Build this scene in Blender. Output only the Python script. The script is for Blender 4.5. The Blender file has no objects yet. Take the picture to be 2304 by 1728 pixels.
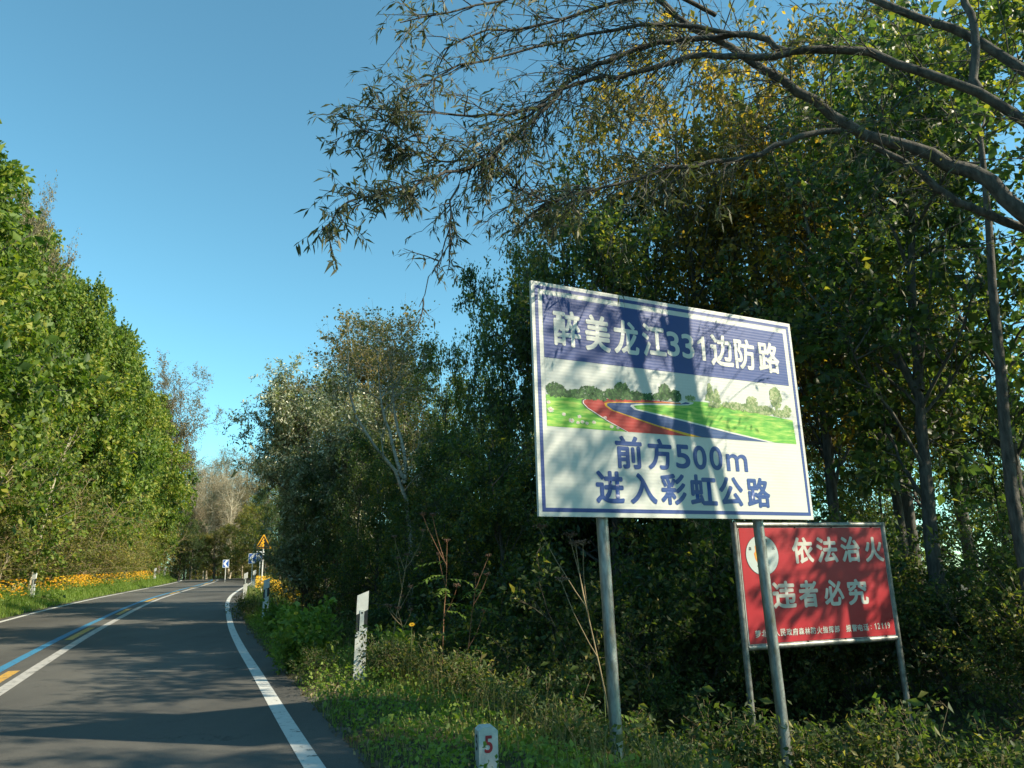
import bpy, bmesh, math, random
import numpy as np
from mathutils import Vector, Matrix
rng = np.random.default_rng(11)
random.seed(5)
SC = bpy.context.scene
COL = SC.collection
R = math.radians

# ------------------------------------------------------------------ camera, sky, sun
CAM_H = 1.5
F_PX, HOR, ROLL = 1700.0, 1300.0, R(1.6)
pitch = math.atan((HOR - 864.0) / F_PX)
cam = bpy.data.cameras.new('camera'); camo = bpy.data.objects.new('camera', cam); COL.objects.link(camo)
cam.sensor_width = 36.0; cam.lens = F_PX / 2304.0 * 36.0; cam.clip_end = 3000; cam.clip_start = 0.05
fw = Vector((0, math.cos(pitch), math.sin(pitch))); up0 = Vector((0, -math.sin(pitch), math.cos(pitch))); rt0 = Vector((1, 0, 0))
rt = rt0 * math.cos(ROLL) - up0 * math.sin(ROLL); up = up0 * math.cos(ROLL) + rt0 * math.sin(ROLL)
M = Matrix((rt, up, -fw)).transposed().to_4x4(); M.translation = Vector((0, 0, CAM_H))
camo.matrix_world = M
SC.camera = camo

SUN_EL, SUN_AZ = R(35), R(105)          # azimuth clockwise from +Y
W = bpy.data.worlds.new('World'); SC.world = W; W.use_nodes = True
nt = W.node_tree; nt.nodes.clear()
sky = nt.nodes.new('ShaderNodeTexSky'); sky.sky_type = 'NISHITA'; sky.sun_disc = False
sky.sun_elevation = SUN_EL; sky.sun_rotation = SUN_AZ; sky.altitude = 200; sky.air_density = 0.9; sky.dust_density = 0.15; sky.ozone_density = 2.0
bg = nt.nodes.new('ShaderNodeBackground'); bg.inputs['Strength'].default_value = 0.125
tint = nt.nodes.new('ShaderNodeMix'); tint.data_type = 'RGBA'; tint.blend_type = 'MULTIPLY'; tint.inputs[0].default_value = 1.0
tint.inputs[7].default_value = (0.74, 1.19, 1.01, 1)
out = nt.nodes.new('ShaderNodeOutputWorld')
nt.links.new(sky.outputs[0], tint.inputs[6]); nt.links.new(tint.outputs[2], bg.inputs[0]); nt.links.new(bg.outputs[0], out.inputs[0])
sl = bpy.data.lights.new('sun', 'SUN'); sl.energy = 4.5; sl.angle = R(0.53); sl.color = (1.0, 0.88, 0.66)
slo = bpy.data.objects.new('sun', sl); COL.objects.link(slo)
sdir = Vector((math.sin(SUN_AZ) * math.cos(SUN_EL), math.cos(SUN_AZ) * math.cos(SUN_EL), math.sin(SUN_EL)))
slo.rotation_euler = sdir.to_track_quat('Z', 'Y').to_euler()
SC.view_settings.view_transform = 'Standard'; SC.view_settings.look = 'None'
SC.view_settings.exposure = 0.95; SC.view_settings.gamma = 1.0; SC.view_settings.use_curve_mapping = False
SC.cycles.max_bounces = 8; SC.cycles.diffuse_bounces = 5; SC.cycles.glossy_bounces = 2; SC.cycles.transmission_bounces = 5
SC.cycles.use_denoising = True

# ------------------------------------------------------------------ materials
def mat(name):
    m = bpy.data.materials.new(name); m.use_nodes = True
    n = m.node_tree.nodes; n.clear()
    o = n.new('ShaderNodeOutputMaterial')
    return m, m.node_tree, n, o
def ramp(n, stops):
    r = n.new('ShaderNodeValToRGB'); e = r.color_ramp.elements
    while len(e) > 1: e.remove(e[-1])
    e[0].position = stops[0][0]; e[0].color = (*stops[0][1], 1)
    for p, c in stops[1:]:
        x = e.new(p); x.color = (*c, 1)
    return r
def noise(t, n, scale, detail=4, rough=.6, coord='Object', vec=None, stretch=None):
    tc = n.new('ShaderNodeTexCoord'); nz = n.new('ShaderNodeTexNoise')
    nz.inputs['Scale'].default_value = scale; nz.inputs['Detail'].default_value = detail; nz.inputs['Roughness'].default_value = rough
    if stretch:
        mp = n.new('ShaderNodeMapping'); mp.inputs['Scale'].default_value = stretch
        t.links.new(tc.outputs[coord], mp.inputs[0]); t.links.new(mp.outputs[0], nz.inputs['Vector'])
    else: t.links.new(tc.outputs[coord], nz.inputs['Vector'])
    return nz
def simple(name, col, rough=.6, metal=0., vary=.15, scale=6, bump=0., bscale=60, stretch=None, spec=.5, dirt=None):
    m, t, n, o = mat(name)
    p = n.new('ShaderNodeBsdfPrincipled'); p.inputs['Roughness'].default_value = rough; p.inputs['Metallic'].default_value = metal
    p.inputs['Specular IOR Level'].default_value = spec
    nz = noise(t, n, scale, stretch=stretch)
    lo = tuple(c * (1 - vary) for c in col); hi = tuple(min(1, c * (1 + vary)) for c in col)
    st = [(.3, lo), (.7, hi)]
    if dirt: st = [(.22, dirt), (.38, lo), (.7, hi)]
    r = ramp(n, st); t.links.new(nz.outputs['Fac'], r.inputs[0]); t.links.new(r.outputs[0], p.inputs['Base Color'])
    if bump:
        b = n.new('ShaderNodeBump'); b.inputs['Strength'].default_value = bump; b.inputs['Distance'].default_value = .01
        nb = noise(t, n, bscale); t.links.new(nb.outputs['Fac'], b.inputs['Height']); t.links.new(b.outputs[0], p.inputs['Normal'])
    t.links.new(p.outputs[0], o.inputs[0]); return m
def leafmat(name, stops, trans=.35, rough=.55, boost=1.5, clump=.5, gloss=.35, tcol=(1.15, 1.25, .45)):
    m, t, n, o = mat(name)
    g = n.new('ShaderNodeNewGeometry'); nz = noise(t, n, .55, 2, .5)
    ma = n.new('ShaderNodeMath'); ma.operation = 'MULTIPLY_ADD'; ma.inputs[1].default_value = clump * 2; ma.inputs[2].default_value = -clump
    t.links.new(nz.outputs['Fac'], ma.inputs[0])
    ad = n.new('ShaderNodeMath'); ad.operation = 'ADD'; t.links.new(g.outputs['Random Per Island'], ad.inputs[0]); t.links.new(ma.outputs[0], ad.inputs[1])
    oi = n.new('ShaderNodeObjectInfo'); mo = n.new('ShaderNodeMath'); mo.operation = 'MULTIPLY_ADD'; mo.inputs[1].default_value = .44; mo.inputs[2].default_value = -.22
    t.links.new(oi.outputs['Random'], mo.inputs[0]); a2 = n.new('ShaderNodeMath'); a2.operation = 'ADD'
    t.links.new(ad.outputs[0], a2.inputs[0]); t.links.new(mo.outputs[0], a2.inputs[1])
    r = ramp(n, stops); t.links.new(a2.outputs[0], r.inputs[0])
    p = n.new('ShaderNodeBsdfPrincipled'); p.inputs['Roughness'].default_value = rough; p.inputs['Specular IOR Level'].default_value = gloss
    t.links.new(r.outputs[0], p.inputs['Base Color'])
    tr = n.new('ShaderNodeBsdfTranslucent')
    mu = n.new('ShaderNodeMix'); mu.data_type = 'RGBA'; mu.blend_type = 'MULTIPLY'; mu.inputs[0].default_value = 1
    mu.inputs[7].default_value = (tcol[0] * boost, tcol[1] * boost, tcol[2] * boost, 1)
    t.links.new(r.outputs[0], mu.inputs[6]); t.links.new(mu.outputs[2], tr.inputs[0])
    mx = n.new('ShaderNodeMixShader'); mx.inputs[0].default_value = trans
    t.links.new(p.outputs[0], mx.inputs[1]); t.links.new(tr.outputs[0], mx.inputs[2]); t.links.new(mx.outputs[0], o.inputs[0])
    return m
MT = {}
MT['leaf_green'] = leafmat('leaf_green', [(0, (.045, .085, .018)), (.45, (.11, .175, .026)), (.8, (.19, .245, .036)), (1, (.30, .29, .05))])
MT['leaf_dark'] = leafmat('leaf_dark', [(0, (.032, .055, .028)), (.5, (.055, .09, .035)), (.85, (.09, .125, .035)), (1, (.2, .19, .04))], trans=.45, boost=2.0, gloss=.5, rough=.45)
MT['leaf_olive'] = leafmat('leaf_olive', [(0, (.06, .07, .018)), (.4, (.125, .14, .03)), (.75, (.2, .2, .045)), (1, (.32, .25, .06))], trans=.4)
MT['leaf_brown'] = leafmat('leaf_brown', [(0, (.07, .06, .025)), (.5, (.13, .11, .035)), (.85, (.2, .16, .04)), (1, (.45, .27, .04))], trans=.45, boost=1.8)
MT['leaf_silver'] = leafmat('leaf_silver', [(0, (.10, .125, .06)), (.5, (.19, .22, .12)), (.85, (.34, .35, .24)), (1, (.5, .5, .38))], trans=.25, gloss=.8, rough=.4)
MT['leaf_birch'] = leafmat('leaf_birch', [(0, (.09, .085, .03)), (.5, (.17, .145, .055)), (.9, (.26, .2, .08)), (1, (.33, .25, .1))], trans=.35)
MT['leaf_tan'] = leafmat('leaf_tan', [(0, (.12, .10, .05)), (.5, (.2, .165, .09)), (1, (.28, .23, .13))], trans=.25)
MT['leaf_willow'] = leafmat('leaf_willow', [(0, (.045, .06, .03)), (.6, (.09, .105, .06)), (1, (.18, .17, .09))], trans=.3, boost=1.4)
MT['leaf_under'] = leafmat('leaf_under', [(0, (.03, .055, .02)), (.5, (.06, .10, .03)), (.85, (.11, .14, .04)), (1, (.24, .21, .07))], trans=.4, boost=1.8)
MT['leaf_bright'] = leafmat('leaf_bright', [(0, (.07, .13, .025)), (.5, (.13, .21, .035)), (1, (.22, .29, .06))], trans=.4, boost=1.6)
MT['grass'] = leafmat('grass', [(0, (.07, .12, .03)), (.5, (.12, .19, .045)), (.85, (.19, .23, .07)), (1, (.32, .28, .13))], trans=.35, boost=1.6, clump=.7)
MT['grass_dry'] = leafmat('grass_dry', [(0, (.08, .1, .03)), (.5, (.14, .15, .05)), (1, (.28, .22, .11))], trans=.35)
MT['petal'] = leafmat('petal', [(0, (.72, .30, .01)), (.4, (.85, .46, .02)), (1, (.9, .62, .05))], trans=.3, boost=1.0, tcol=(1.1, 1, .6))
MT['umbel'] = leafmat('umbel', [(0, (.10, .06, .04)), (1, (.25, .15, .10))], trans=.15, boost=1.0)
MT['bark'] = simple('bark', (.11, .095, .075), .9, vary=.5, scale=14, bump=.7, bscale=45, stretch=(1, 1, .25))
MT['bark_dark'] = simple('bark_dark', (.085, .078, .066), .9, vary=.6, scale=18, bump=1.0, bscale=45, stretch=(1, 1, .25))
MT['bark_pale'] = simple('bark_pale', (.52, .45, .33), .8, vary=.35, scale=9, bump=.4, bscale=40, dirt=(.1, .08, .06))
MT['bark_birch'] = simple('bark_birch', (.42, .38, .31), .75, vary=.35, scale=6, bump=.4, bscale=40, dirt=(.06, .05, .04), stretch=(1, 1, 3))
MT['stem_red'] = simple('stem_red', (.25, .12, .06), .7)
MT['stem_tan'] = simple('stem_tan', (.30, .23, .13), .8)
MT['stem_green'] = simple('stem_green', (.10, .14, .04), .7)

m, t, n, o = mat('asphalt')
p = n.new('ShaderNodeBsdfPrincipled'); p.inputs['Roughness'].default_value = .78; p.inputs['Specular IOR Level'].default_value = .35
n1 = noise(t, n, 110, 4, .85); n2 = noise(t, n, .35, 5, .6, stretch=(1, .35, 1)); r1 = ramp(n, [(.3, (.035, .034, .031)), (.7, (.155, .149, .134))]); r2 = ramp(n, [(.3, (.6, .6, .6)), (.5, (.95, .95, .95)), (.7, (1.3, 1.3, 1.28))])
mu = n.new('ShaderNodeMix'); mu.data_type = 'RGBA'; mu.blend_type = 'MULTIPLY'; mu.inputs[0].default_value = 1
t.links.new(n1.outputs[0], r1.inputs[0]); t.links.new(n2.outputs[0], r2.inputs[0]); t.links.new(r1.outputs[0], mu.inputs[6]); t.links.new(r2.outputs[0], mu.inputs[7])
vo_ = n.new('ShaderNodeTexVoronoi'); vo_.feature = 'DISTANCE_TO_EDGE'; vo_.inputs['Scale'].default_value = .42; nw = noise(t, n, 1.8, 6, .7)
tcw = n.new('ShaderNodeTexCoord'); vm = n.new('ShaderNodeVectorMath'); vm.operation = 'MULTIPLY_ADD'; vm.inputs[1].default_value = (1.3, 1.3, 0); t.links.new(nw.outputs['Color'], vm.inputs[0]); t.links.new(tcw.outputs['Object'], vm.inputs[2]); t.links.new(vm.outputs[0], vo_.inputs['Vector'])
cr = ramp(n, [(0, (.45, .45, .45)), (.006, (.6, .6, .6)), (.011, (1, 1, 1))]); t.links.new(vo_.outputs['Distance'], cr.inputs[0])
n4 = noise(t, n, .9, 3, .5); cm = ramp(n, [(.5, (0, 0, 0)), (.6, (1, 1, 1))]); t.links.new(n4.outputs[0], cm.inputs[0])
mc = n.new('ShaderNodeMix'); mc.data_type = 'RGBA'; mc.blend_type = 'MULTIPLY'; t.links.new(cm.outputs[0], mc.inputs[0]); t.links.new(mu.outputs[2], mc.inputs[6]); t.links.new(cr.outputs[0], mc.inputs[7])
t.links.new(mc.outputs[2], p.inputs['Base Color'])
b = n.new('ShaderNodeBump'); b.inputs['Strength'].default_value = .5; b.inputs['Distance'].default_value = .006; t.links.new(n1.outputs[0], b.inputs['Height']); t.links.new(b.outputs[0], p.inputs['Normal'])
t.links.new(p.outputs[0], o.inputs[0]); MT['asphalt'] = m

def paint(name, col, worn=(.10, .10, .09), thr=.42):
    m, t, n, o = mat(name)
    p = n.new('ShaderNodeBsdfPrincipled'); p.inputs['Roughness'].default_value = .6
    nz = noise(t, n, 9, 8, .75); r = ramp(n, [(thr - .06, worn), (thr, tuple(c * .85 for c in col)), (.75, col)])
    t.links.new(nz.outputs[0], r.inputs[0]); t.links.new(r.outputs[0], p.inputs['Base Color'])
    nb = noise(t, n, 150, 2, .7); b = n.new('ShaderNodeBump'); b.inputs['Strength'].default_value = .3; b.inputs['Distance'].default_value = .005
    t.links.new(nb.outputs[0], b.inputs['Height']); t.links.new(b.outputs[0], p.inputs['Normal'])
    t.links.new(p.outputs[0], o.inputs[0]); return m
MT['paint_white'] = paint('paint_white', (.66, .66, .62)); MT['paint_center'] = paint('paint_center', (.5, .48, .45), thr=.45)
MT['paint_yellow'] = paint('paint_yellow', (.62, .36, .07), thr=.45); MT['paint_blue'] = paint('paint_blue', (.05, .24, .42), thr=.43)

m, t, n, o = mat('ground_soil')
p = n.new('ShaderNodeBsdfPrincipled'); p.inputs['Roughness'].default_value = .95
n1 = noise(t, n, 1.2, 8, .7); n2 = noise(t, n, 40, 4, .7)
r1 = ramp(n, [(.3, (.035, .04, .02)), (.5, (.06, .055, .03)), (.7, (.10, .08, .045))]); r2 = ramp(n, [(.3, (.6, .6, .6)), (.7, (1.4, 1.35, 1.2))])
mu = n.new('ShaderNodeMix'); mu.data_type = 'RGBA'; mu.blend_type = 'MULTIPLY'; mu.inputs[0].default_value = 1
t.links.new(n1.outputs[0], r1.inputs[0]); t.links.new(n2.outputs[0], r2.inputs[0]); t.links.new(r1.outputs[0], mu.inputs[6]); t.links.new(r2.outputs[0], mu.inputs[7])
t.links.new(mu.outputs[2], p.inputs['Base Color']); b = n.new('ShaderNodeBump'); b.inputs['Strength'].default_value = .8; b.inputs['Distance'].default_value = .03
t.links.new(n2.outputs[0], b.inputs['Height']); t.links.new(b.outputs[0], p.inputs['Normal']); t.links.new(p.outputs[0], o.inputs[0]); MT['soil'] = m
MT['gravel'] = simple('shoulder_gravel', (.10, .092, .08), .95, vary=.5, scale=30, bump=.8, bscale=90)

def signmat(name, col, rough=.42, vary=.04, rib=True):
    m, t, n, o = mat(name)
    p = n.new('ShaderNodeBsdfPrincipled'); p.inputs['Roughness'].default_value = rough; p.inputs['Specular IOR Level'].default_value = .5
    nz = noise(t, n, 2.5, 6, .6); r = ramp(n, [(.3, tuple(c * (1 - vary * 2) for c in col)), (.7, tuple(min(1, c * (1 + vary)) for c in col))])
    t.links.new(nz.outputs[0], r.inputs[0]); t.links.new(r.outputs[0], p.inputs['Base Color'])
    tc = n.new('ShaderNodeTexCoord'); wv = n.new('ShaderNodeTexWave'); wv.bands_direction = 'Z'; wv.inputs['Scale'].default_value = 9.5; wv.inputs['Distortion'].default_value = .6; wv.inputs['Detail'].default_value = 1
    t.links.new(tc.outputs['Object'], wv.inputs[0])
    b = n.new('ShaderNodeBump'); b.inputs['Strength'].default_value = .10 if rib else .04; b.inputs['Distance'].default_value = .004
    t.links.new(wv.outputs['Fac'], b.inputs['Height'])
    n2 = noise(t, n, 5, 3, .5); b2 = n.new('ShaderNodeBump'); b2.inputs['Strength'].default_value = .25; b2.inputs['Distance'].default_value = .01
    t.links.new(n2.outputs[0], b2.inputs['Height']); t.links.new(b.outputs[0], b2.inputs['Normal']); t.links.new(b2.outputs[0], p.inputs['Normal'])
    t.links.new(p.outputs[0], o.inputs[0]); return m
MT['s_white'] = signmat('sign_white', (.62, .64, .60)); MT['s_blue'] = signmat('sign_blue', (.028, .065, .25)); MT['s_letter'] = signmat('sign_letter_white', (.66, .68, .64))
MT['s_lblue'] = signmat('sign_letter_blue', (.025, .075, .27)); MT['s_pblue'] = signmat('print_road_blue', (.03, .08, .23)); MT['s_red'] = signmat('print_road_red', (.45, .04, .035))
MT['s_yel'] = signmat('print_road_yellow', (.75, .42, .02)); MT['s_sky'] = signmat('print_sky', (.58, .61, .58)); MT['s_black'] = signmat('print_black', (.02, .02, .02))
MT['r_red'] = signmat('banner_red', (.42, .010, .022), .5, .08, rib=False); MT['r_white'] = signmat('banner_white', (.66, .64, .60), .5, rib=False)
MT['r_lf'] = signmat('banner_letter', (.60, .58, .53), .5, .12, rib=False)
MT['r_disc'] = signmat('emblem_white', (.50, .58, .58), .5, rib=False); MT['r_orange'] = signmat('banner_orange', (.7, .25, .03), .5, rib=False); MT['r_yellow'] = signmat('banner_yellow', (.75, .5, .06), .5, rib=False); MT['r_green'] = signmat('banner_green', (.04, .16, .05), .5, rib=False)
m, t, n, o = mat('print_grass')
p = n.new('ShaderNodeBsdfPrincipled'); p.inputs['Roughness'].default_value = .42
nz = noise(t, n, 4, 6, .6, stretch=(1, 1, 7)); r = ramp(n, [(.30, (.04, .24, .02)), (.46, (.12, .42, .04)), (.58, (.32, .55, .09)), (.7, (.6, .62, .15))])
t.links.new(nz.outputs[0], r.inputs[0]); t.links.new(r.outputs[0], p.inputs['Base Color']); t.links.new(p.outputs[0], o.inputs[0]); MT['s_grass'] = m
MT['s_tree'] = leafmat('print_trees', [(0, (.02, .07, .025)), (.5, (.05, .14, .04)), (1, (.15, .28, .1))], trans=.0, clump=.2)
MT['s_tree2'] = leafmat('print_pale_trees', [(0, (.10, .2, .06)), (.5, (.2, .3, .12)), (1, (.4, .45, .25))], trans=.0, clump=.2)
MT['s_daisy'] = signmat('print_daisy', (.75, .7, .66)); MT['s_pink'] = signmat('print_daisy_centre', (.7, .3, .25))
MT['steel'] = simple('galvanised_steel', (.33, .35, .34), .45, .7, vary=.45, scale=14, bump=.25, bscale=40, stretch=(1, 1, .25), dirt=(.20, .18, .07))
MT['steel_dull'] = simple('weathered_steel', (.24, .25, .24), .5, .6, vary=.35, scale=12, bump=.2, bscale=30, dirt=(.12, .10, .07))
MT['alu'] = simple('aluminium_edge', (.55, .56, .55), .4, .5, vary=.1)
MT['post_white'] = simple('marker_white', (.58, .60, .57), .6, vary=.1, scale=7, dirt=(.30, .30, .25), bump=.2, bscale=60)
MT['post_black'] = simple('marker_black', (.02, .022, .022), .5)
MT['reflector'] = simple('marker_reflector', (.42, .46, .44), .25, vary=.1)
MT['stone'] = simple('painted_stone', (.55, .57, .53), .8, vary=.12, scale=9, dirt=(.30, .32, .27), bump=.4, bscale=50)
MT['num_red'] = simple('number_red', (.35, .03, .04), .7, vary=.2); MT['num_black'] = simple('number_black', (.03, .035, .05), .7)
MT['w_yellow'] = simple('warning_yellow', (.85, .42, .02), .4, vary=.1); MT['w_black'] = simple('warning_black', (.015, .012, .012), .5)
MT['chev_blue'] = simple('chevron_blue', (.02, .10, .42), .4); MT['chev_white'] = simple('chevron_white', (.8, .82, .82), .4, vary=.05); MT['pole_white'] = simple('pole_white', (.62, .62, .58), .5, vary=.1)
MT['litter'] = leafmat('leaf_litter', [(0, (.10, .07, .04)), (.5, (.2, .15, .08)), (1, (.35, .3, .18))], trans=.1, boost=1.)

# ------------------------------------------------------------------ object helpers
def link(o, parent=None):
    COL.objects.link(o)
    if parent: o.parent = parent
    return o
def thing(name, label, cat, loc=(0, 0, 0), rotz=0., group=None):
    o = bpy.data.objects.new(name, None); o.empty_display_size = .1; link(o)
    o.location = loc; o.rotation_euler = (0, 0, rotz); o['label'] = label; o['category'] = cat
    if group: o['group'] = group
    return o
def mobj(name, me, parent=None, m=None):
    if m and not me.materials: me.materials.append(m)
    return link(bpy.data.objects.new(name, me), parent)
def mesh_np(name, V, Fc, m=None, smooth=False, tri=True):
    """V (N,3), Fc (K,3 or 4)"""
    me = bpy.data.meshes.new(name); V = np.asarray(V, np.float32); Fc = np.asarray(Fc, np.int32); k = Fc.shape[1]
    me.vertices.add(len(V)); me.vertices.foreach_set('co', V.ravel())
    me.loops.add(Fc.size); me.loops.foreach_set('vertex_index', Fc.ravel())
    me.polygons.add(len(Fc)); me.polygons.foreach_set('loop_start', np.arange(0, Fc.size, k, dtype=np.int32)); me.polygons.foreach_set('loop_total', np.full(len(Fc), k, np.int32))
    if smooth: me.polygons.foreach_set('use_smooth', np.ones(len(Fc), bool))
    me.update(calc_edges=True)
    if m: me.materials.append(m)
    return me
def bm_mesh(name, bm, m=None, smooth=False):
    me = bpy.data.meshes.new(name); bm.normal_update(); bm.to_mesh(me); bm.free()
    if smooth:
        for p_ in me.polygons: p_.use_smooth = True
    if m: me.materials.append(m)
    return me
def box(bm, x0, x1, y0, y1, z0, z1, bev=0):
    v = [bm.verts.new(q) for q in ((x0, y0, z0), (x1, y0, z0), (x1, y1, z0), (x0, y1, z0), (x0, y0, z1), (x1, y0, z1), (x1, y1, z1), (x0, y1, z1))]
    for f in ((0, 3, 2, 1), (4, 5, 6, 7), (0, 1, 5, 4), (1, 2, 6, 5), (2, 3, 7, 6), (3, 0, 4, 7)): bm.faces.new([v[i] for i in f])
def prism(bm, pts, y0, y1):
    """polygon in x,z extruded from y0 to y1"""
    a = [bm.verts.new((x, y0, z)) for x, z in pts]; b_ = [bm.verts.new((x, y1, z)) for x, z in pts]; k = len(pts)
    f1 = bm.faces.new(a); f2 = bm.faces.new(b_[::-1])
    for i in range(k): bm.faces.new((a[i], b_[i], b_[(i + 1) % k], a[(i + 1) % k]))
    bmesh.ops.triangulate(bm, faces=[f1, f2]); bmesh.ops.recalc_face_normals(bm, faces=bm.faces)
def nrm(v): return v / np.maximum(np.linalg.norm(v, axis=-1, keepdims=True), 1e-9)
def tubes(P, r0, r1, sides):
    """P (N,K,3), r0,r1 (N,) -> V,F"""
    P = np.asarray(P, float); N, K, _ = P.shape
    T = np.gradient(P, axis=1); T = nrm(T)
    ref = np.where(np.abs(T[..., 2:3]) > .9, np.array([1., 0, 0]), np.array([0, 0, 1.])); A = nrm(np.cross(T, ref)); B = np.cross(T, A)
    tt = np.linspace(0, 1, K)[None, :, None]
    r0 = np.broadcast_to(np.asarray(r0, float), (N,)); r1 = np.broadcast_to(np.asarray(r1, float), (N,))
    rad = r0[:, None, None] * (1 - tt) + r1[:, None, None] * tt
    ang = np.linspace(0, 2 * np.pi, sides, endpoint=False)
    V = P[:, :, None, :] + rad[..., None] * (A[:, :, None, :] * np.cos(ang)[None, None, :, None] + B[:, :, None, :] * np.sin(ang)[None, None, :, None])
    idx = np.arange(N * K * sides).reshape(N, K, sides)
    a = idx[:, :-1]; b_ = idx[:, 1:]; F_ = np.stack([a, np.roll(a, -1, 2), np.roll(b_, -1, 2), b_], -1).reshape(-1, 4)
    return V.reshape(-1, 3), F_
class Acc:
    def __init__(s): s.V = []; s.F = []; s.n = 0
    def add(s, V, F_): s.V.append(V); s.F.append(F_ + s.n); s.n += len(V)
    def mesh(s, name, m, smooth=False): return mesh_np(name, np.concatenate(s.V), np.concatenate(s.F), m, smooth)
def grow(P0, D0, L, n, wob, grav):
    N = len(P0); P = np.zeros((N, n + 1, 3)); P[:, 0] = P0; D = nrm(D0); st = (np.asarray(L) / n)[:, None]
    for i in range(n):
        D = nrm(D + rng.normal(0, wob, (N, 3)) + np.array([0, 0, grav])); P[:, i + 1] = P[:, i] + D * st
    return P
def kids(P, cnt, t0, t1, ang, spread=.25):
    """children start positions and directions on parents P (N,K,3)"""
    N, K, _ = P.shape; t_ = rng.uniform(t0, t1, (N, cnt)) * (K - 1); i = np.minimum(t_.astype(int), K - 2); f = (t_ - i)[..., None]
    a = P[np.arange(N)[:, None], i]; b_ = P[np.arange(N)[:, None], i + 1]; pos = a * (1 - f) + b_ * f; T = nrm(b_ - a)
    rnd = nrm(rng.normal(0, 1, T.shape)); side = nrm(np.cross(T, rnd)); an = ang + rng.normal(0, spread, (N, cnt, 1))
    D = T * np.cos(an) + side * np.sin(an)
    return pos.reshape(-1, 3), D.reshape(-1, 3), (t_ / (K - 1)).reshape(-1), np.repeat(np.arange(N), cnt)
def leaves(P, cnt, ln, wd, droop=.2, flat=.5, t0=.15, jit=.05, narrow=False, sizev=.3):
    N, K, _ = P.shape; t_ = rng.uniform(t0, 1, (N, cnt)) * (K - 1); i = np.minimum(t_.astype(int), K - 2); f = (t_ - i)[..., None]
    a = P[np.arange(N)[:, None], i]; b_ = P[np.arange(N)[:, None], i + 1]; pos = (a * (1 - f) + b_ * f).reshape(-1, 3); T = nrm(b_ - a).reshape(-1, 3)
    n_ = len(pos); pos = pos + rng.normal(0, jit, (n_, 3))
    A = nrm(T * .5 + rng.normal(0, .75, (n_, 3)) + np.array([0, 0, -droop])); U = nrm(np.cross(A, nrm(rng.normal(0, 1, (n_, 3)) * (1 - flat) + np.array([0, 0, 1.]) * flat)))
    Nn = np.cross(U, A); s = rng.lognormal(0, sizev, (n_, 1)); l = ln * s; w = wd * s
    if narrow:
        bend = rng.normal(0, .18, (n_, 1)) * l
        V = np.stack([pos, pos + A * l * .45 + U * w * .5 + Nn * bend * .5, pos + A * l + Nn * bend - np.array([0, 0, 1]) * l * .12, pos + A * l * .45 - U * w * .5 + Nn * bend * .5], 1)
    else:
        V = np.stack([pos, pos + A * l * .5 + U * w * .5 + Nn * w * .12, pos + A * l - Nn * l * .12, pos + A * l * .5 - U * w * .5 + Nn * w * .12], 1)
    b0 = np.arange(n_)[:, None] * 4
    F_ = np.concatenate([b0 + np.array([[0, 1, 2]]), b0 + np.array([[0, 2, 3]])], 0)
    return V.reshape(-1, 3), F_
def resample(pts, n):
    p_ = np.array(pts, float); d = np.r_[0, np.cumsum(np.linalg.norm(np.diff(p_, axis=0), axis=1))]; tt = np.linspace(0, d[-1], n)
    return np.stack([np.interp(tt, d, p_[:, i]) for i in range(p_.shape[1])], 1)

# tree generator: returns (wood mesh, leaf mesh, height)
def gen_tree(name, H, r0, n1, f0, L1, ang1, n2, L2, n3, L3, lc, ln, wd, leafm, barkm, trunk=None, extra=(), grav1=.05, profile='oval', droop=.2, wob=.16, narrow=False, lean=0., lsize=.3, jit=.05, n3t=.15):
    A = Acc(); L = Acc()
    if trunk is None:
        P = grow(np.zeros((1, 3)), np.array([[lean, 0, 1.]]), np.array([H]), 10, .07, .12)
        P[0, :, 2] *= H / P[0, -1, 2]; P[0, :, :2] -= (np.linspace(0, 1, 11) ** 1)[:, None] * (P[0, -1, :2] - np.array([lean * H * .5, 0])) * .85
    else:
        P = resample(trunk, 11)[None]
    trunks = [P[0]] + [resample(e, 11) for e in extra]; TP = np.stack(trunks)
    rr = np.array([r0] + [r0 * .62] * len(extra))
    A.add(*tubes(TP, rr, rr * .18, 8))
    pos, D, t_, own = kids(TP, n1, f0, .98, ang1)
    D = nrm(D + np.array([0, 0, .25])); tt = (t_ - f0) / max(1e-3, 1 - f0)
    if profile == 'oval': k = .45 + .75 * np.sin(np.pi * np.clip(tt * .85 + .12, 0, 1))
    elif profile == 'cone': k = 1.15 - .9 * tt
    elif profile == 'vase': k = .6 + .5 * tt
    else: k = np.ones_like(tt)
    len1 = L1 * k * rng.uniform(.75, 1.2, len(k))
    B1 = grow(pos, D, len1, 6, wob, grav1); rb = r0 * .32 * (1.1 - .7 * t_)
    A.add(*tubes(B1, rb, rb * .25, 5))
    pos, D, t2, own = kids(B1, n2, .15, 1, .8, .3); len2 = L2 * (1.2 - .6 * t2) * rng.uniform(.6, 1.25, len(t2))
    B2 = grow(pos, D, len2, 4, wob * 1.1, .03); A.add(*tubes(B2, rb[own] * .45, rb[own] * .12, 4))
    pos, D, t3, own3 = kids(B2, n3, n3t, 1, .75, .35); B3 = grow(pos, D, L3 * rng.uniform(.6, 1.3, len(t3)), 3, wob, 0.)
    A.add(*tubes(B3, np.full(len(B3), max(.004, r0 * .022)), np.full(len(B3), .002), 3))
    if lc:
        L.add(*leaves(B3, lc, ln, wd, droop, narrow=narrow, jit=jit, sizev=lsize)); L.add(*leaves(B2, max(1, lc // 3), ln, wd, droop, t0=.4, narrow=narrow, jit=jit, sizev=lsize))
    wood = A.mesh(name + '_wood', barkm, True); lf = L.mesh(name + '_leaf', leafm) if lc else None
    return wood, lf, H
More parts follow.
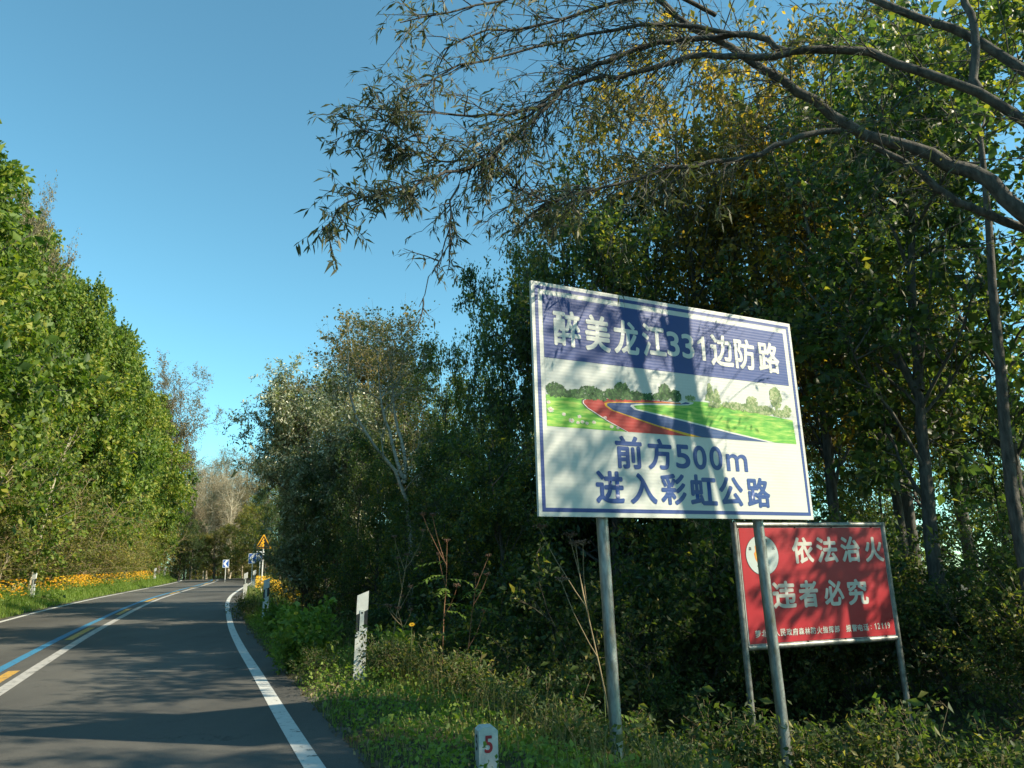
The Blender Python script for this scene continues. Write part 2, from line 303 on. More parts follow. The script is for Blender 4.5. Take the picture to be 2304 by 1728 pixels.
def gen_shrub(name, H, W_, stems, leafm, barkm, n2, n3, lc, ln, wd, L2=.5, L3=.3, narrow=False, droop=.15, sr=.012, lean=.35):
    A = Acc(); L = Acc()
    ang = rng.uniform(0, 2 * np.pi, stems); D = np.stack([np.cos(ang) * lean, np.sin(ang) * lean, np.ones(stems)], 1)
    P0 = np.stack([np.cos(ang), np.sin(ang), np.zeros(stems)], 1) * W_ * .12
    S = grow(P0, D, H * rng.uniform(.65, 1.1, stems), 6, .12, -.01); A.add(*tubes(S, sr, sr * .3, 5))
    pos, D, t2, own = kids(S, n2, .15, 1, .9, .3); B2 = grow(pos, D, L2 * H * (1.2 - .8 * t2) * rng.uniform(.6, 1.2, len(t2)), 4, .16, .04); A.add(*tubes(B2, sr * .45, sr * .12, 3))
    pos, D, t3, own = kids(B2, n3, .2, 1, .8, .3); B3 = grow(pos, D, L3 * rng.uniform(.5, 1.3, len(t3)), 2, .15, 0); A.add(*tubes(B3, sr * .2, .0015, 3))
    if lc: L.add(*leaves(B3, lc, ln, wd, droop, narrow=narrow, t0=.1)); 
    return A.mesh(name + '_wood', barkm, True), (L.mesh(name + '_leaf', leafm) if lc else None), H

# ------------------------------------------------------------------ road course and terrain
CL = [(15.5, -40), (6.5, -20), (2.3, -11), (-2.0, -1.4), (-4.7, 4.9), (-7.4, 11.4), (-9.0, 15.2), (-11.2, 20.6), (-13.6, 26.8), (-16.4, 34.2), (-19.3, 42.6), (-22.6, 53.4), (-26.2, 65.6), (-30.2, 78.2), (-33.5, 86.5), (-38.5, 94.5), (-45.5, 101), (-55, 105.5), (-68, 107.5), (-88, 107), (-125, 100)]
def catmull(pts, k=24):
    p_ = np.array(pts, float); p_ = np.vstack([2 * p_[0] - p_[1], p_, 2 * p_[-1] - p_[-2]]); o_ = []
    for i in range(1, len(p_) - 2):
        a, b_, c, d = p_[i - 1:i + 3]
        for j in range(k):
            t_ = j / k; o_.append(.5 * ((2 * b_) + (-a + c) * t_ + (2 * a - 5 * b_ + 4 * c - d) * t_ ** 2 + (-a + 3 * b_ - 3 * c + d) * t_ ** 3))
    o_.append(p_[-2]); return np.array(o_)
_c = catmull(CL); _d = np.r_[0, np.cumsum(np.linalg.norm(np.diff(_c, axis=0), axis=1))]
S0 = _d[np.argmin(np.linalg.norm(_c - np.array([-2.0, -1.4]), axis=1))]
SS = np.arange(0, _d[-1], .5); CX = np.interp(SS, _d, _c[:, 0]); CY = np.interp(SS, _d, _c[:, 1])
for _ in range(6):
    CX[1:-1] = (CX[:-2] + CX[1:-1] * 2 + CX[2:]) / 4; CY[1:-1] = (CY[:-2] + CY[1:-1] * 2 + CY[2:]) / 4
TX = np.gradient(CX); TY = np.gradient(CY); _l = np.hypot(TX, TY); TX /= _l; TY /= _l
SS = SS - S0
def Zq(x, y):
    q = -.33 * x + .944 * y; t_ = np.maximum(0, q - 5); z = .028 * t_ ** 2 / (t_ + 8)
    zc = .028 * 88 ** 2 / 96
    return np.where(t_ < 88, z, zc + .012 * (t_ - 88) * np.exp(-(t_ - 88) / 60))
def su(x, y):
    x = np.atleast_1d(np.asarray(x, float)); y = np.atleast_1d(np.asarray(y, float)); S_ = np.empty_like(x); U_ = np.empty_like(x)
    for k in range(0, len(x), 4000):
        dx = x[k:k + 4000, None] - CX; dy = y[k:k + 4000, None] - CY; i = np.argmin(dx * dx + dy * dy, 1); j = np.arange(len(i))
        ddx = dx[j, i]; ddy = dy[j, i]; sg = np.where(ddx * TY[i] - ddy * TX[i] > 0, 1., -1.)
        U_[k:k + 4000] = sg * np.hypot(ddx, ddy); S_[k:k + 4000] = SS[i]
    return S_, U_
def hnoise(x, y): return .5 * np.sin(x * .9 + 1.3 * np.sin(y * .7)) * np.cos(y * .8 + .6 * np.sin(x * 1.1)) + .3 * np.sin(x * 2.3 + y * 1.7) * np.cos(y * 2.9 - x)
def sm(a, b_, x): t_ = np.clip((x - a) / (b_ - a), 0, 1); return t_ * t_ * (3 - 2 * t_)
def gz(x, y):
    x = np.atleast_1d(np.asarray(x, float)); y = np.atleast_1d(np.asarray(y, float)); s, u = su(x, y); z = Zq(x, y)
    o_ = np.where((u < 3.88) & (u > -4.05), -.07, 0.)
    r_ = u > 3.88; l_ = u < -4.05
    o_ = o_ + r_ * (.05 * sm(3.88, 4.3, u) - 1.0 * sm(4.9, 7.6, u) + .75 * sm(9.2, 13, u) - .05 * np.clip(u - 14, 0, 60))
    o_ = o_ + l_ * (.10 * sm(4.05, 5.0, -u) - .15 * sm(5.5, 7, -u) + .18 * np.clip(-u - 8, 0, 60))
    o_ = o_ + .06 * hnoise(x, y) * sm(4.4, 6.5, np.abs(u))
    return z + o_
def gz1(x, y): return float(gz(x, y)[0])
def CP(s, u):
    s = np.atleast_1d(np.asarray(s, float)); u = np.atleast_1d(np.asarray(u, float))
    cx = np.interp(s, SS, CX); cy = np.interp(s, SS, CY); tx = np.interp(s, SS, TX); ty = np.interp(s, SS, TY); l_ = np.hypot(tx, ty)
    return cx + ty / l_ * u, cy - tx / l_ * u
def AT(px, D):                                   # world x,y on the bearing of photo column px at distance D
    d = rt * (px - 1152) + fw * F_PX - up * ((HOR - (px - 1152) * math.tan(-ROLL) * -1) - 864)
    h_ = math.hypot(d.x, d.y); return d.x / h_ * D, d.y / h_ * D
def TOPZ(px, py, D):
    d = rt * (px - 1152) + fw * F_PX - up * (py - 864); return CAM_H + d.z / math.hypot(d.x, d.y) * D

def axis_(lo, hi, c0, c1, d0, gmax, g=1.09):
    v = list(np.arange(c0, c1, d0)); st = d0; x = c1
    while x < hi: v.append(x); st = min(gmax, st * g); x += st
    v.append(hi); st = d0; x = c0 - d0; w_ = []
    while x > lo: w_.append(x); st = min(gmax, st * g); x -= st
    w_.append(lo); return np.array(w_[::-1] + v)
gx = axis_(-700, 700, -36, 14, .4, 60); gy = axis_(-300, 1200, 2, 60, .4, 60, 1.04)
GX, GY = np.meshgrid(gx, gy); GZ = gz(GX.ravel(), GY.ravel())
idx = np.arange(GX.size).reshape(GX.shape); Fq = np.stack([idx[:-1, :-1], idx[:-1, 1:], idx[1:, 1:], idx[1:, :-1]], -1).reshape(-1, 4)
g_o = mobj('ground', mesh_np('ground', np.stack([GX.ravel(), GY.ravel(), GZ], 1), Fq, MT['soil'], True)); g_o['kind'] = 'structure'

def strip(s0, s1, u0, u1, dz, step=.5, name='strip', m=None, crossn=2, wav=0.):
    s = np.arange(s0, s1 + step * .5, step); us = np.linspace(u0, u1, crossn); V = []
    for k, u in enumerate(us):
        uu = np.full_like(s, u)
        if wav: uu = uu + wav * (np.sin(s * 3.1 + k) * .5 + np.sin(s * 7.7 + 2 * k) * .5) * (1 if k in (0, crossn - 1) else 0)
        x, y = CP(s, uu); V.append(np.stack([x, y, Zq(x, y) + dz], 1))
    V = np.stack(V, 1); n_, k_ = V.shape[:2]; id_ = np.arange(n_ * k_).reshape(n_, k_)
    F_ = np.stack([id_[:-1, :-1], id_[:-1, 1:], id_[1:, 1:], id_[1:, :-1]], -1).reshape(-1, 4)
    return V.reshape(-1, 3), F_
def struct(name, V, F_, m):
    o_ = mobj(name, mesh_np(name, V, F_, m)); o_['kind'] = 'structure'; return o_
struct('road', *strip(-38, 190, -3.9, 3.9, 0, .5, crossn=9, wav=.07), MT['asphalt'])
def mark(name, u, w, segs, m):
    A = Acc()
    for a, b_ in segs: A.add(*strip(a, b_, u - w / 2, u + w / 2, .005, min(.5, (b_ - a) / 4)))
    return struct(name, np.concatenate(A.V), np.concatenate(A.F), m)
mark('edge_line', 3.5, .17, [(-38, 190)], MT['paint_white']); mark('edge_line', -3.6, .17, [(-38, 190)], MT['paint_white'])
mark('centre_line', 0, .19, [(-38, 190)], MT['paint_center']); mark('blue_line', -.56, .18, [(-38, 190)], MT['paint_blue'])
DASH0 = 22.6
for k in range(-4, 14): mark('yellow_dash', -.285, .18, [(DASH0 + k * 10, DASH0 + k * 10 + 4.2)], MT['paint_yellow'])
struct('road_shoulder', *strip(-38, 120, 3.75, 4.15, -.012, .5, crossn=3, wav=.12), MT['gravel'])

# ------------------------------------------------------------------ lettering
def glyph(ch, box_, bold=.02, depth=0., flipback=False):
    c = bpy.data.curves.new('glyph', 'FONT'); c.body = ch; o_ = bpy.data.objects.new('glyph', c); COL.objects.link(o_)
    bpy.context.view_layer.update(); me = bpy.data.meshes.new_from_object(o_.evaluated_get(bpy.context.evaluated_depsgraph_get()))
    V = np.zeros(len(me.vertices) * 3, np.float32); me.vertices.foreach_get('co', V); V = V.reshape(-1, 3)
    me.calc_loop_triangles(); F_ = np.array([t_.vertices[:] for t_ in me.loop_triangles])
    bpy.data.objects.remove(o_); bpy.data.curves.remove(c); bpy.data.meshes.remove(me)
    u0, u1, v0, v1 = box_; b_ = bold * (v1 - v0)
    if ch == '1':
        w_ = u1 - u0; h_ = v1 - v0; c_ = u0 + w_ * .62; t_ = h_ * .085
        V = np.array([(c_ - t_, -depth, v0), (c_ + t_, -depth, v0), (c_ + t_, -depth, v1), (c_ - t_ * .4, -depth, v1), (c_ - t_, -depth, v1 - h_ * .1), (c_ - t_ * 3.2, -depth, v1 - h_ * .24), (c_ - t_ * 3.2, -depth, v1 - h_ * .36), (c_ - t_, -depth, v1 - h_ * .27)])
        return V, np.array([(0, 1, 2), (0, 2, 7), (7, 2, 3), (7, 3, 4), (7, 4, 5), (7, 5, 6)])
    lo = V.min(0); hi = V.max(0)
    X = (V[:, 0] - lo[0]) / (hi[0] - lo[0]) * (u1 - u0 - 2 * b_) + u0 + b_; Z = (V[:, 1] - lo[1]) / (hi[1] - lo[1]) * (v1 - v0 - 2 * b_) + v0 + b_
    A = Acc(); k = 0
    for dx, dz in ((0, 0), (1, 0), (-1, 0), (0, 1), (0, -1), (.7, .7), (-.7, .7), (.7, -.7), (-.7, -.7)):
        A.add(np.stack([X + dx * b_, np.full_like(X, -depth - k * .00012), Z + dz * b_], 1), F_); k += 1
    return np.concatenate(A.V), np.concatenate(A.F)
def letters(items, m, parent, depth, bold=.02, name='lettering'):
    A = Acc()
    for ch, bx in items: A.add(*glyph(ch, bx, bold, depth))
    return mobj(name, A.mesh(name, m), parent)
def flat(name, pts, y, m, parent):
    bm = bmesh.new(); f = bm.faces.new([bm.verts.new((a, -y, c)) for a, c in pts]); bm.normal_update()
    if f.normal.y > 0: f.normal_flip()
    bmesh.ops.triangulate(bm, faces=bm.faces[:]); return mobj(name, bm_mesh(name, bm, m), parent)
def frame_flat(name, o4, w, y, m, parent, sides='lrtb'):
    x0, x1, z0, z1 = o4; bm = bmesh.new()
    def q(a, b_, c, d): 
        f = bm.faces.new([bm.verts.new((a, -y, c)), bm.verts.new((b_, -y, c)), bm.verts.new((b_, -y, d)), bm.verts.new((a, -y, d))])
    if 'l' in sides: q(x0, x0 + w, z0 + w, z1 - w)
    if 'r' in sides: q(x1 - w, x1, z0 + w, z1 - w)
    if 't' in sides: q(x0, x1, z1 - w, z1)
    if 'b' in sides: q(x0, x1, z0, z0 + w)
    return mobj(name, bm_mesh(name, bm, m), parent)
def post_mesh(r_, z0, z1, m, sides=20):
    P = np.array([[[0, 0, z0], [0, 0, (z0 + z1) / 2], [0, 0, z1]]], float); V, F_ = tubes(P, r_, r_, sides); return mesh_np('post', V, F_, m, True)
def bar_mesh(a, b_, r_, m, sides=14):
    P = np.stack([np.array(a, float), (np.array(a, float) + np.array(b_, float)) / 2, np.array(b_, float)])[None]; V, F_ = tubes(P, r_, r_, sides); return mesh_np('bar', V, F_, m, True)

# ------------------------------------------------------------------ big blue and white road sign
SW, SH = 3.508, 2.312; ku, kv = SW / 3.4, SH / 2.26
def U(p): return (p[0] * ku, p[1] * kv)
sg = thing('road_sign', 'large blue and white tourist road sign with a printed road, on two grey posts', 'road sign', (.215, 6.997, 2.038), .4738)
bm = bmesh.new(); box(bm, 0, SW, 0, .035, 0, SH); bmesh.ops.bevel(bm, geom=bm.edges[:], offset=.004, segments=1); mobj('sign_panel', bm_mesh('sign_panel', bm, MT['s_white']), sg)
frame_flat('outer_stripe', (.035 * ku, 3.366 * ku, .042 * kv, 2.222 * kv), .037, .0015, MT['s_blue'], sg)
flat('title_band', [U((.115, 1.497)), U((3.27, 1.5)), U((3.27, 2.128)), U((.115, 2.136))], .0015, MT['s_blue'], sg)
flat('printed_sky', [U((.117, 1.1)), U((3.27, 1.1)), U((3.27, 1.49)), U((.117, 1.49))], .0012, MT['s_sky'], sg)
flat('printed_field', [U(p_) for p_ in [(.117, .831), (3.277, .831), (3.26, 1.10), (2.9, 1.13), (2.675, 1.154), (2.4, 1.19), (2.236, 1.205), (1.95, 1.212), (1.682, 1.196), (1.2, 1.17), (.8, 1.15), (.5, 1.138), (.117, 1.134)]], .0018, MT['s_grass'], sg)
TOPL = [(1.66, 1.187), (1.60, 1.182), (1.516, 1.182), (1.197, 1.186), (.811, 1.156), (.57, 1.134), (.512, 1.112)]
red_o = [(1.69, 1.180), (1.66, 1.175), (1.60, 1.173), (1.516, 1.174), (1.197, 1.176), (.811, 1.148), (.585, 1.127), (.528, 1.108), (.526, 1.083), (.572, 1.040), (.8, .925), (1.022, .831)]
black_o = [(1.68, 1.196), (1.66, 1.190), (1.60, 1.187), (1.516, 1.187), (1.197, 1.189), (.811, 1.160), (.56, 1.138), (.505, 1.113), (.503, 1.078), (.556, 1.03), (.782, .915), (.995, .831)]
yel_o = [(1.70, 1.171), (1.617, 1.170), (1.393, 1.156), (.999, 1.130), (.809, 1.114), (.762, 1.1), (.768, 1.072), (.839, 1.033), (1.367, .91), (1.772, .831)]
yel_i = [(1.70, 1.166), (1.617, 1.164), (1.393, 1.149), (.999, 1.122), (.825, 1.107), (.79, 1.097), (.795, 1.074), (.86, 1.037), (1.40, .917), (1.86, .845), (1.935, .831)]
blu_i = [(1.80, 1.172), (1.70, 1.160), (1.30, 1.138), (1.14, 1.122), (1.075, 1.108), (1.065, 1.092), (1.11, 1.062), (1.67, .990), (2.34, .895), (2.86, .831)]
wht_i = [(1.86, 1.178), (1.80, 1.160), (1.70, 1.150), (1.30, 1.124), (1.15, 1.108), (1.105, 1.096), (1.14, 1.071), (1.69, 1.003), (2.375, .907), (2.95, .831)]
tipr = [(1.80, 1.196), (1.87, 1.190)]
P_ = lambda l_: [U(q_) for q_ in l_]
flat('printed_road_edge', P_(black_o + wht_i[::-1] + [(1.87, 1.194), (1.80, 1.200)]), .0021, MT['s_letter'], sg)
flat('printed_red_lane', P_(red_o + yel_o[::-1]), .0024, MT['s_red'], sg)
flat('printed_yellow_line', P_(yel_o + yel_i[::-1]), .0027, MT['s_yel'], sg)
flat('printed_blue_lane', P_(yel_i + blu_i[::-1] + [(1.82, 1.186), (1.76, 1.190)]), .0030, MT['s_pblue'], sg)
bl = [(a, c) for a, c in black_o]; bi = [(a + .012 * (1 if i > 6 else 0), c - .007 * (1 if i < 8 else -.2)) for i, (a, c) in enumerate(black_o)]
flat('printed_shadow_line', P_(bl + bi[::-1]), .0033, MT['s_black'], sg)
def blobs(specs, m, name, y):
    """printed foliage: many small leaf shapes inside ellipses (cx,cz,rx,rz,n)"""
    V = []; k = 0
    for cx, cz, rx, rz, n_ in specs:
        a = rng.uniform(0, 2 * np.pi, n_); r_ = np.sqrt(rng.uniform(0, 1, n_)); x = cx + rx * r_ * np.cos(a); z = cz + rz * r_ * np.sin(a); s = rng.uniform(.010, .023, n_); th = rng.uniform(0, np.pi, n_)
        for j in range(n_):
            yy = -y - (k % 40) * 1e-5; k += 1; c_, s_ = math.cos(th[j]) * s[j], math.sin(th[j]) * s[j]
            V += [(x[j] - c_, yy, z[j] - s_), (x[j] + s_ * .7, yy, z[j] - c_ * .7), (x[j] + c_, yy, z[j] + s_), (x[j] - s_ * .7, yy, z[j] + c_ * .7)]
    V = np.array(V); V[:, 0] *= ku; V[:, 2] *= kv
    F_ = np.arange(len(V)).reshape(-1, 4); o_ = mobj(name, mesh_np(name, V, F_, m), sg); return o_
blobs([(.22, 1.185, .10, .068, 160), (.34, 1.16, .1, .035, 80), (.45, 1.165, .1, .04, 90), (.606, 1.19, .13, .065, 220), (.75, 1.175, .1, .05, 100), (.86, 1.20, .07, .055, 110), (.98, 1.245, .085, .083, 220), (.93, 1.19, .15, .04, 140), (1.12, 1.205, .1, .045, 130), (1.25, 1.2, .1, .03, 80), (1.505, 1.275, .07, .083, 260), (1.64, 1.245, .07, .057, 160), (1.42, 1.22, .14, .035, 110)], MT['s_tree'], 'printed_trees', .0036)
spire = []
for i in range(9): spire += [(2.10, 1.25 + i * .019, .062 * (1 - i / 9.5) + .004, .02, 26)]
for i in range(7): spire += [(2.19, 1.23 + i * .019, .045 * (1 - i / 7.6) + .004, .02, 22)]
blobs(spire + [(2.105, 1.215, .006, .02, 14), (2.185, 1.2, .005, .018, 10), (2.15, 1.185, .09, .016, 60), (3.04, 1.34, .085, .12, 260), (3.04, 1.2, .01, .04, 20), (2.68, 1.26, .075, .062, 150), (2.45, 1.20, .13, .035, 140), (2.62, 1.19, .16, .04, 200), (2.85, 1.185, .14, .045, 200), (3.1, 1.165, .14, .04, 160), (1.83, 1.235, .06, .025, 50), (2.33, 1.205, .07, .025, 50), (3.2, 1.21, .05, .05, 60)], MT['s_tree2'], 'printed_pale_trees', .0040)
dz = []; dc = []
for cx, cz, r_ in [(.30, .955, .022), (.38, .90, .03), (.47, .945, .022), (.50, .895, .022), (.55, .885, .02), (.63, .90, .022), (.45, .885, .02), (.76, .955, .02), (.83, .87, .022), (.14, 1.06, .022), (.16, .99, .034), (.9, .86, .018)]:
    for k in range(11):
        a = k / 11 * 2 * math.pi + rng.uniform(-.1, .1); w_ = .2
        dz += [(cx, cz), (cx + math.cos(a - w_) * r_ * .8, cz + math.sin(a - w_) * r_ * .6), (cx + math.cos(a) * r_ * 1.2, cz + math.sin(a) * r_ * .9), (cx + math.cos(a + w_) * r_ * .8, cz + math.sin(a + w_) * r_ * .6)]
    for k in range(6):
        a = k / 6 * 2 * math.pi; dc += [(cx + math.cos(a) * r_ * .28, cz + math.sin(a) * r_ * .22)]
V = np.array([(a * ku, -.0045 - (i // 4 % 20) * 1e-5, c * kv) for i, (a, c) in enumerate(dz)]); _d = mobj('printed_daisies', mesh_np('printed_daisies', V, np.arange(len(V)).reshape(-1, 4), MT['s_daisy']), sg); _d['kind'] = 'stuff'
V = np.array([(a * ku, -.0049, c * kv) for a, c in dc]); k = np.arange(len(V)).reshape(-1, 6); _d = mobj('printed_daisy_centres', mesh_np('printed_daisy_centres', V, np.concatenate([k[:, [0, 1, 2, 3]], k[:, [0, 3, 4, 5]]]), MT['s_pink']), sg); _d['kind'] = 'stuff'
def B(ch, a, b_, c, d): return (ch, (a * ku, b_ * ku, c * kv, d * kv))
letters([B('醉', .225, .532, 1.629, 2.0), B('美', .581, .877, 1.62, 2.0), B('龙', .918, 1.225, 1.628, 1.99), B('江', 1.269, 1.568, 1.64, 1.995), B('3', 1.582, 1.745, 1.672, 1.945), B('3', 1.778, 1.94, 1.67, 1.943), B('1', 1.99, 2.115, 1.67, 1.942), B('边', 2.161, 2.48, 1.63, 1.989), B('防', 2.502, 2.799, 1.63, 1.983), B('路', 2.845, 3.162, 1.625, 1.988)], MT['s_letter'], sg, .0036, .027)
letters([B('前', .856, 1.172, .465, .789), B('方', 1.234, 1.535, .47, .785), B('5', 1.577, 1.76, .494, .74), B('0', 1.80, 1.974, .492, .741), B('0', 2.015, 2.186, .494, .745), B('m', 2.235, 2.525, .492, .676)], MT['s_lblue'], sg, .0024, .032)
letters([B('进', .608, .932, .126, .437), B('入', .996, 1.315, .128, .43), B('彩', 1.361, 1.678, .126, .438), B('虹', 1.724, 2.07, .13, .442), B('公', 2.101, 2.424, .126, .432), B('路', 2.474, 2.799, .118, .437)], MT['s_lblue'], sg, .0024, .034)
flat('panel_seam', [(2.04 * ku, 1.5 * kv), (2.045 * ku, 1.5 * kv), (2.045 * ku, 2.13 * kv), (2.04 * ku, 2.13 * kv)], .0019, MT['s_pblue'], sg)
for k, zz in enumerate((.35, 1.15, 1.95)): mobj('back_rail', bar_mesh((.1, .065, zz), (SW - .1, .065, zz), .022, MT['steel']), sg)
for uu, zb in ((.765, -3.1), (2.79, -3.1)):
    _p = mobj('post', post_mesh(.057, zb, SH - .15, MT['steel']), sg); _p.location = (uu, .125, 0); _p.rotation_euler = (0, R(-.7 if uu < 1 else -1.3), 0)

# ------------------------------------------------------------------ red forest fire sign
FW, FH = 2.3146, 1.4493
fs = thing('fire_sign', 'red forest fire sign with white characters in a grey pipe frame', 'sign', (2.569, 9.146, .618), .355)
for uu in (.02, FW - .02): mobj('post', post_mesh(.036, -1.9, FH, MT['steel_dull']), fs).location = (uu, 0, 0)
mobj('frame_bar', bar_mesh((.05, 0, FH - .03), (FW - .05, 0, FH - .03), .034, MT['steel_dull']), fs)
mobj('frame_bar', bar_mesh((.05, 0, .03), (FW - .05, 0, .03), .034, MT['steel_dull']), fs)
xo, zo = .065, .055; RW, RH = 2.2, 1.34; k2u, k2v = RW / 2.06, RH / 1.32
bm = bmesh.new(); box(bm, xo, xo + RW, -.012, -.006, zo, zo + RH); mobj('sheet_backing', bm_mesh('sheet', bm, MT['r_white']), fs)
NX, NZ = 40, 26; gxx, gzz = np.meshgrid(np.linspace(xo + .012, xo + RW - .012, NX), np.linspace(zo + .012, zo + RH - .012, NZ)); wv = -.0165 - .0012 * np.sin(gxx * 5 + gzz * 3) * np.cos(gzz * 6)
id_ = np.arange(NX * NZ).reshape(NZ, NX); mobj('red_sheet', mesh_np('red_sheet', np.stack([gxx.ravel(), wv.ravel(), gzz.ravel()], 1), np.stack([id_[:-1, :-1], id_[:-1, 1:], id_[1:, 1:], id_[1:, :-1]], -1).reshape(-1, 4), MT['r_red'], True), fs)
def B2(ch, a, b_, c, d): return (ch, (xo + a * k2u, xo + b_ * k2u, zo + c * k2v, zo + d * k2v))
letters([B2('依', .705, 1.003, .887, 1.196), B2('法', 1.049, 1.351, .889, 1.198), B2('治', 1.403, 1.687, .889, 1.2), B2('火', 1.755, 2.04, .884, 1.191)], MT['r_lf'], fs, .0195, .034)
letters([B2('违', .371, .684, .384, .693), B2('者', .728, 1.0, .382, .692), B2('必', 1.08, 1.365, .387, .69), B2('究', 1.419, 1.719, .384, .689)], MT['r_lf'], fs, .0195, .034)
s1 = '萝北县人民政府森林防火指挥部'; pit = (1.166 - .09) / 13
it = [B2(c, .09 + i * pit, .09 + i * pit + .073, .08 + .003 * (i % 2), .160) for i, c in enumerate(s1)]
it += [B2(c, 1.329 + i * .085, 1.329 + i * .085 + .075, .081, .161) for i, c in enumerate('报警电话')]
it += [B2('：', 1.69, 1.70, .095, .14)] + [B2(c, 1.742 + i * .05 + (.008 if c == '1' else 0), 1.742 + i * .05 + .034, .090, .162) for i, c in enumerate('12119')]
letters(it, MT['r_lf'], fs, .0195, .025)
def disc(name, cx, cz, rx, rz, y, m, parent, k=40):
    return flat(name, [(cx + rx * math.cos(i / k * 2 * math.pi), cz + rz * math.sin(i / k * 2 * math.pi)) for i in range(k)], y, m, parent)
ex, ez = xo + .292 * k2u, zo + .993 * k2v
disc('emblem_rim', ex, ez, .236, .236, .0187, MT['num_black'], fs); disc('emblem_disc', ex, ez, .231, .231, .0190, MT['r_disc'], fs)
disc('emblem_leaf', ex - .005, ez - .125, .085, .026, .0193, MT['r_green'], fs)
flat('emblem_flame', [(ex - .035 + a, ez + c) for a, c in [(-.03, -.11), (-.07, -.05), (-.085, .02), (-.06, .05), (-.065, .10), (-.035, .14), (-.01, .17), (0, .13), (.03, .15), (.04, .09), (.07, .06), (.065, -.02), (.05, -.07), (.03, -.11)]], .0194, MT['r_orange'], fs)
flat('emblem_flame_core', [(ex - .035 + a, ez + c) for a, c in [(-.02, -.09), (-.055, -.03), (-.06, .02), (-.035, .06), (-.03, .10), (-.005, .07), (.02, .09), (.03, .03), (.045, -.02), (.02, -.09)]], .0197, MT['r_yellow'], fs)
ring = []
for i, c in enumerate('森林防火'):
    a = math.pi * (.86 - i * .24); cx, cz = ex + .185 * math.cos(a), ez + .185 * math.sin(a); ring.append((c, (cx - .02, cx + .02, cz - .02, cz + .02)))
letters(ring, MT['num_black'], fs, .0197, .015, 'emblem_lettering')['kind'] = 'stuff'
for uu in (.35, .9, 1.46, 2.1):
    for zz in (zo + .006, zo + RH - .006):
        bm = bmesh.new(); bmesh.ops.create_uvsphere(bm, u_segments=8, v_segments=5, radius=.011); mobj('rivet', bm_mesh('rivet', bm, MT['post_black']), fs).location = (uu, -.018, zz)

# ------------------------------------------------------------------ marker posts, stone, far signs
def slab_band(z0, z1, w, d, sl, out_, m, name, parent):
    bm = bmesh.new(); h_ = w / 2 + out_; prism(bm, [(-h_, z0 - sl * .5), (h_, z0 + sl * .5), (h_, z1 + sl * .5), (-h_, z1 - sl * .5)], -d / 2 - out_, d / 2 + out_)
    return mobj(name, bm_mesh(name, bm, m), parent)
def marker(label, loc, rz, H=1.22, group=None):
    t_ = thing('marker_post', label, 'marker post', loc, rz, group); w, d, sl = .165, .10, .07
    bm = bmesh.new(); prism(bm, [(-w / 2, -.25), (w / 2, -.25), (w / 2, .70 + sl / 2), (-w / 2, .70 - sl / 2)], -d / 2, d / 2); bmesh.ops.bevel(bm, geom=[e for e in bm.edges if abs(e.verts[0].co.x - e.verts[1].co.x) < 1e-4 and abs(e.verts[0].co.y - e.verts[1].co.y) < 1e-4], offset=.012, segments=2)
    mobj('post_body', bm_mesh('post_body', bm, MT['post_white']), t_)
    slab_band(.70, .95, w, d, sl, -.002, MT['post_black'], 'black_band', t_)
    slab_band(.95, H, w, d, sl, 0, MT['post_white'], 'post_head', t_)
    bm = bmesh.new(); box(bm, -.03, .03, -d / 2 - .008, -d / 2 + .003, .69, .98); mobj('reflector', bm_mesh('reflector', bm, MT['reflector']), t_)
    bm = bmesh.new(); box(bm, -.012, .012, -d / 2 - .012, -d / 2 - .0085, .93, .955); mobj('reflector_clip', bm_mesh('reflector_clip', bm, MT['post_black']), t_)
    return t_
ROADYAW = .41
def mk(px, D, label, dy=0., group=None, tilt=(0, 0)):
    x, y = AT(px, D); o_ = marker(label, (x, y, gz1(x, y) + dy), ROADYAW - .2, group=group); o_.rotation_euler = (tilt[0], tilt[1], o_.rotation_euler[2]); return o_
mk(812, 11.9, 'nearest white marker post with a black band, in tall grass right of the road', -.02, tilt=(0, .03))
mk(600, 24.5, 'second white marker post along the right verge, beside dark bushes', 0)
RP = [(552, 41, 'white marker post among the orange flowers on the right verge'), (571, 52, 'small white marker post just left of the yellow triangle sign')]
for px, D, lb in RP: mk(px, D, lb)
for i, (px, lb) in enumerate([(75, 'nearest white marker post rising from the yellow flowers on the left verge'), (209, 'second white marker post from the camera in the left flower bed'), (294, 'third white marker post from the camera on the left verge'), (346, 'fourth white marker post from the camera, at the end of the yellow flowers'), (385, 'white marker post where the left verge bends out of sight'), (396, 'farthest small white marker post on the left side of the bend')]):
    s = np.arange(5, 130, .25); x, y = CP(s, np.full_like(s, -5.3)); az = np.arctan2(x, y); ax_, ay_ = AT(px, 10); j = np.argmin(np.abs(az - math.atan2(ax_, ay_)) + (s < 15))
    marker(lb, (x[j], y[j], gz1(x[j], y[j]) + (.12 if i == 0 else .05)), R(-22) + .5)

x, y = AT(1088, 6.6); hs = thing('hundred_metre_stone', 'short white roadside stone numbered 5 in red, in the grass', 'milestone', (x, y, gz1(x, y) - .03), .26); hs.scale = (.92, .92, .92)
bm = bmesh.new(); w = .085; prism(bm, [(-w, -.1), (w, -.1), (w, .325), (w * .6, .355), (-w * .6, .355), (-w, .325)], -w, w)
bmesh.ops.bevel(bm, geom=[e for e in bm.edges if e.calc_length() > .05], offset=.008, segments=2); mobj('stone_body', bm_mesh('stone_body', bm, MT['stone']), hs)
letters([('5', (-.036, .036, .15, .29))], MT['num_red'], hs, w + .002, .03, 'number')
nb = letters([('5', (-.036, .036, .16, .29))], MT['num_black'], hs, w + .002, .03, 'number'); nb.rotation_euler = (0, 0, R(-90))

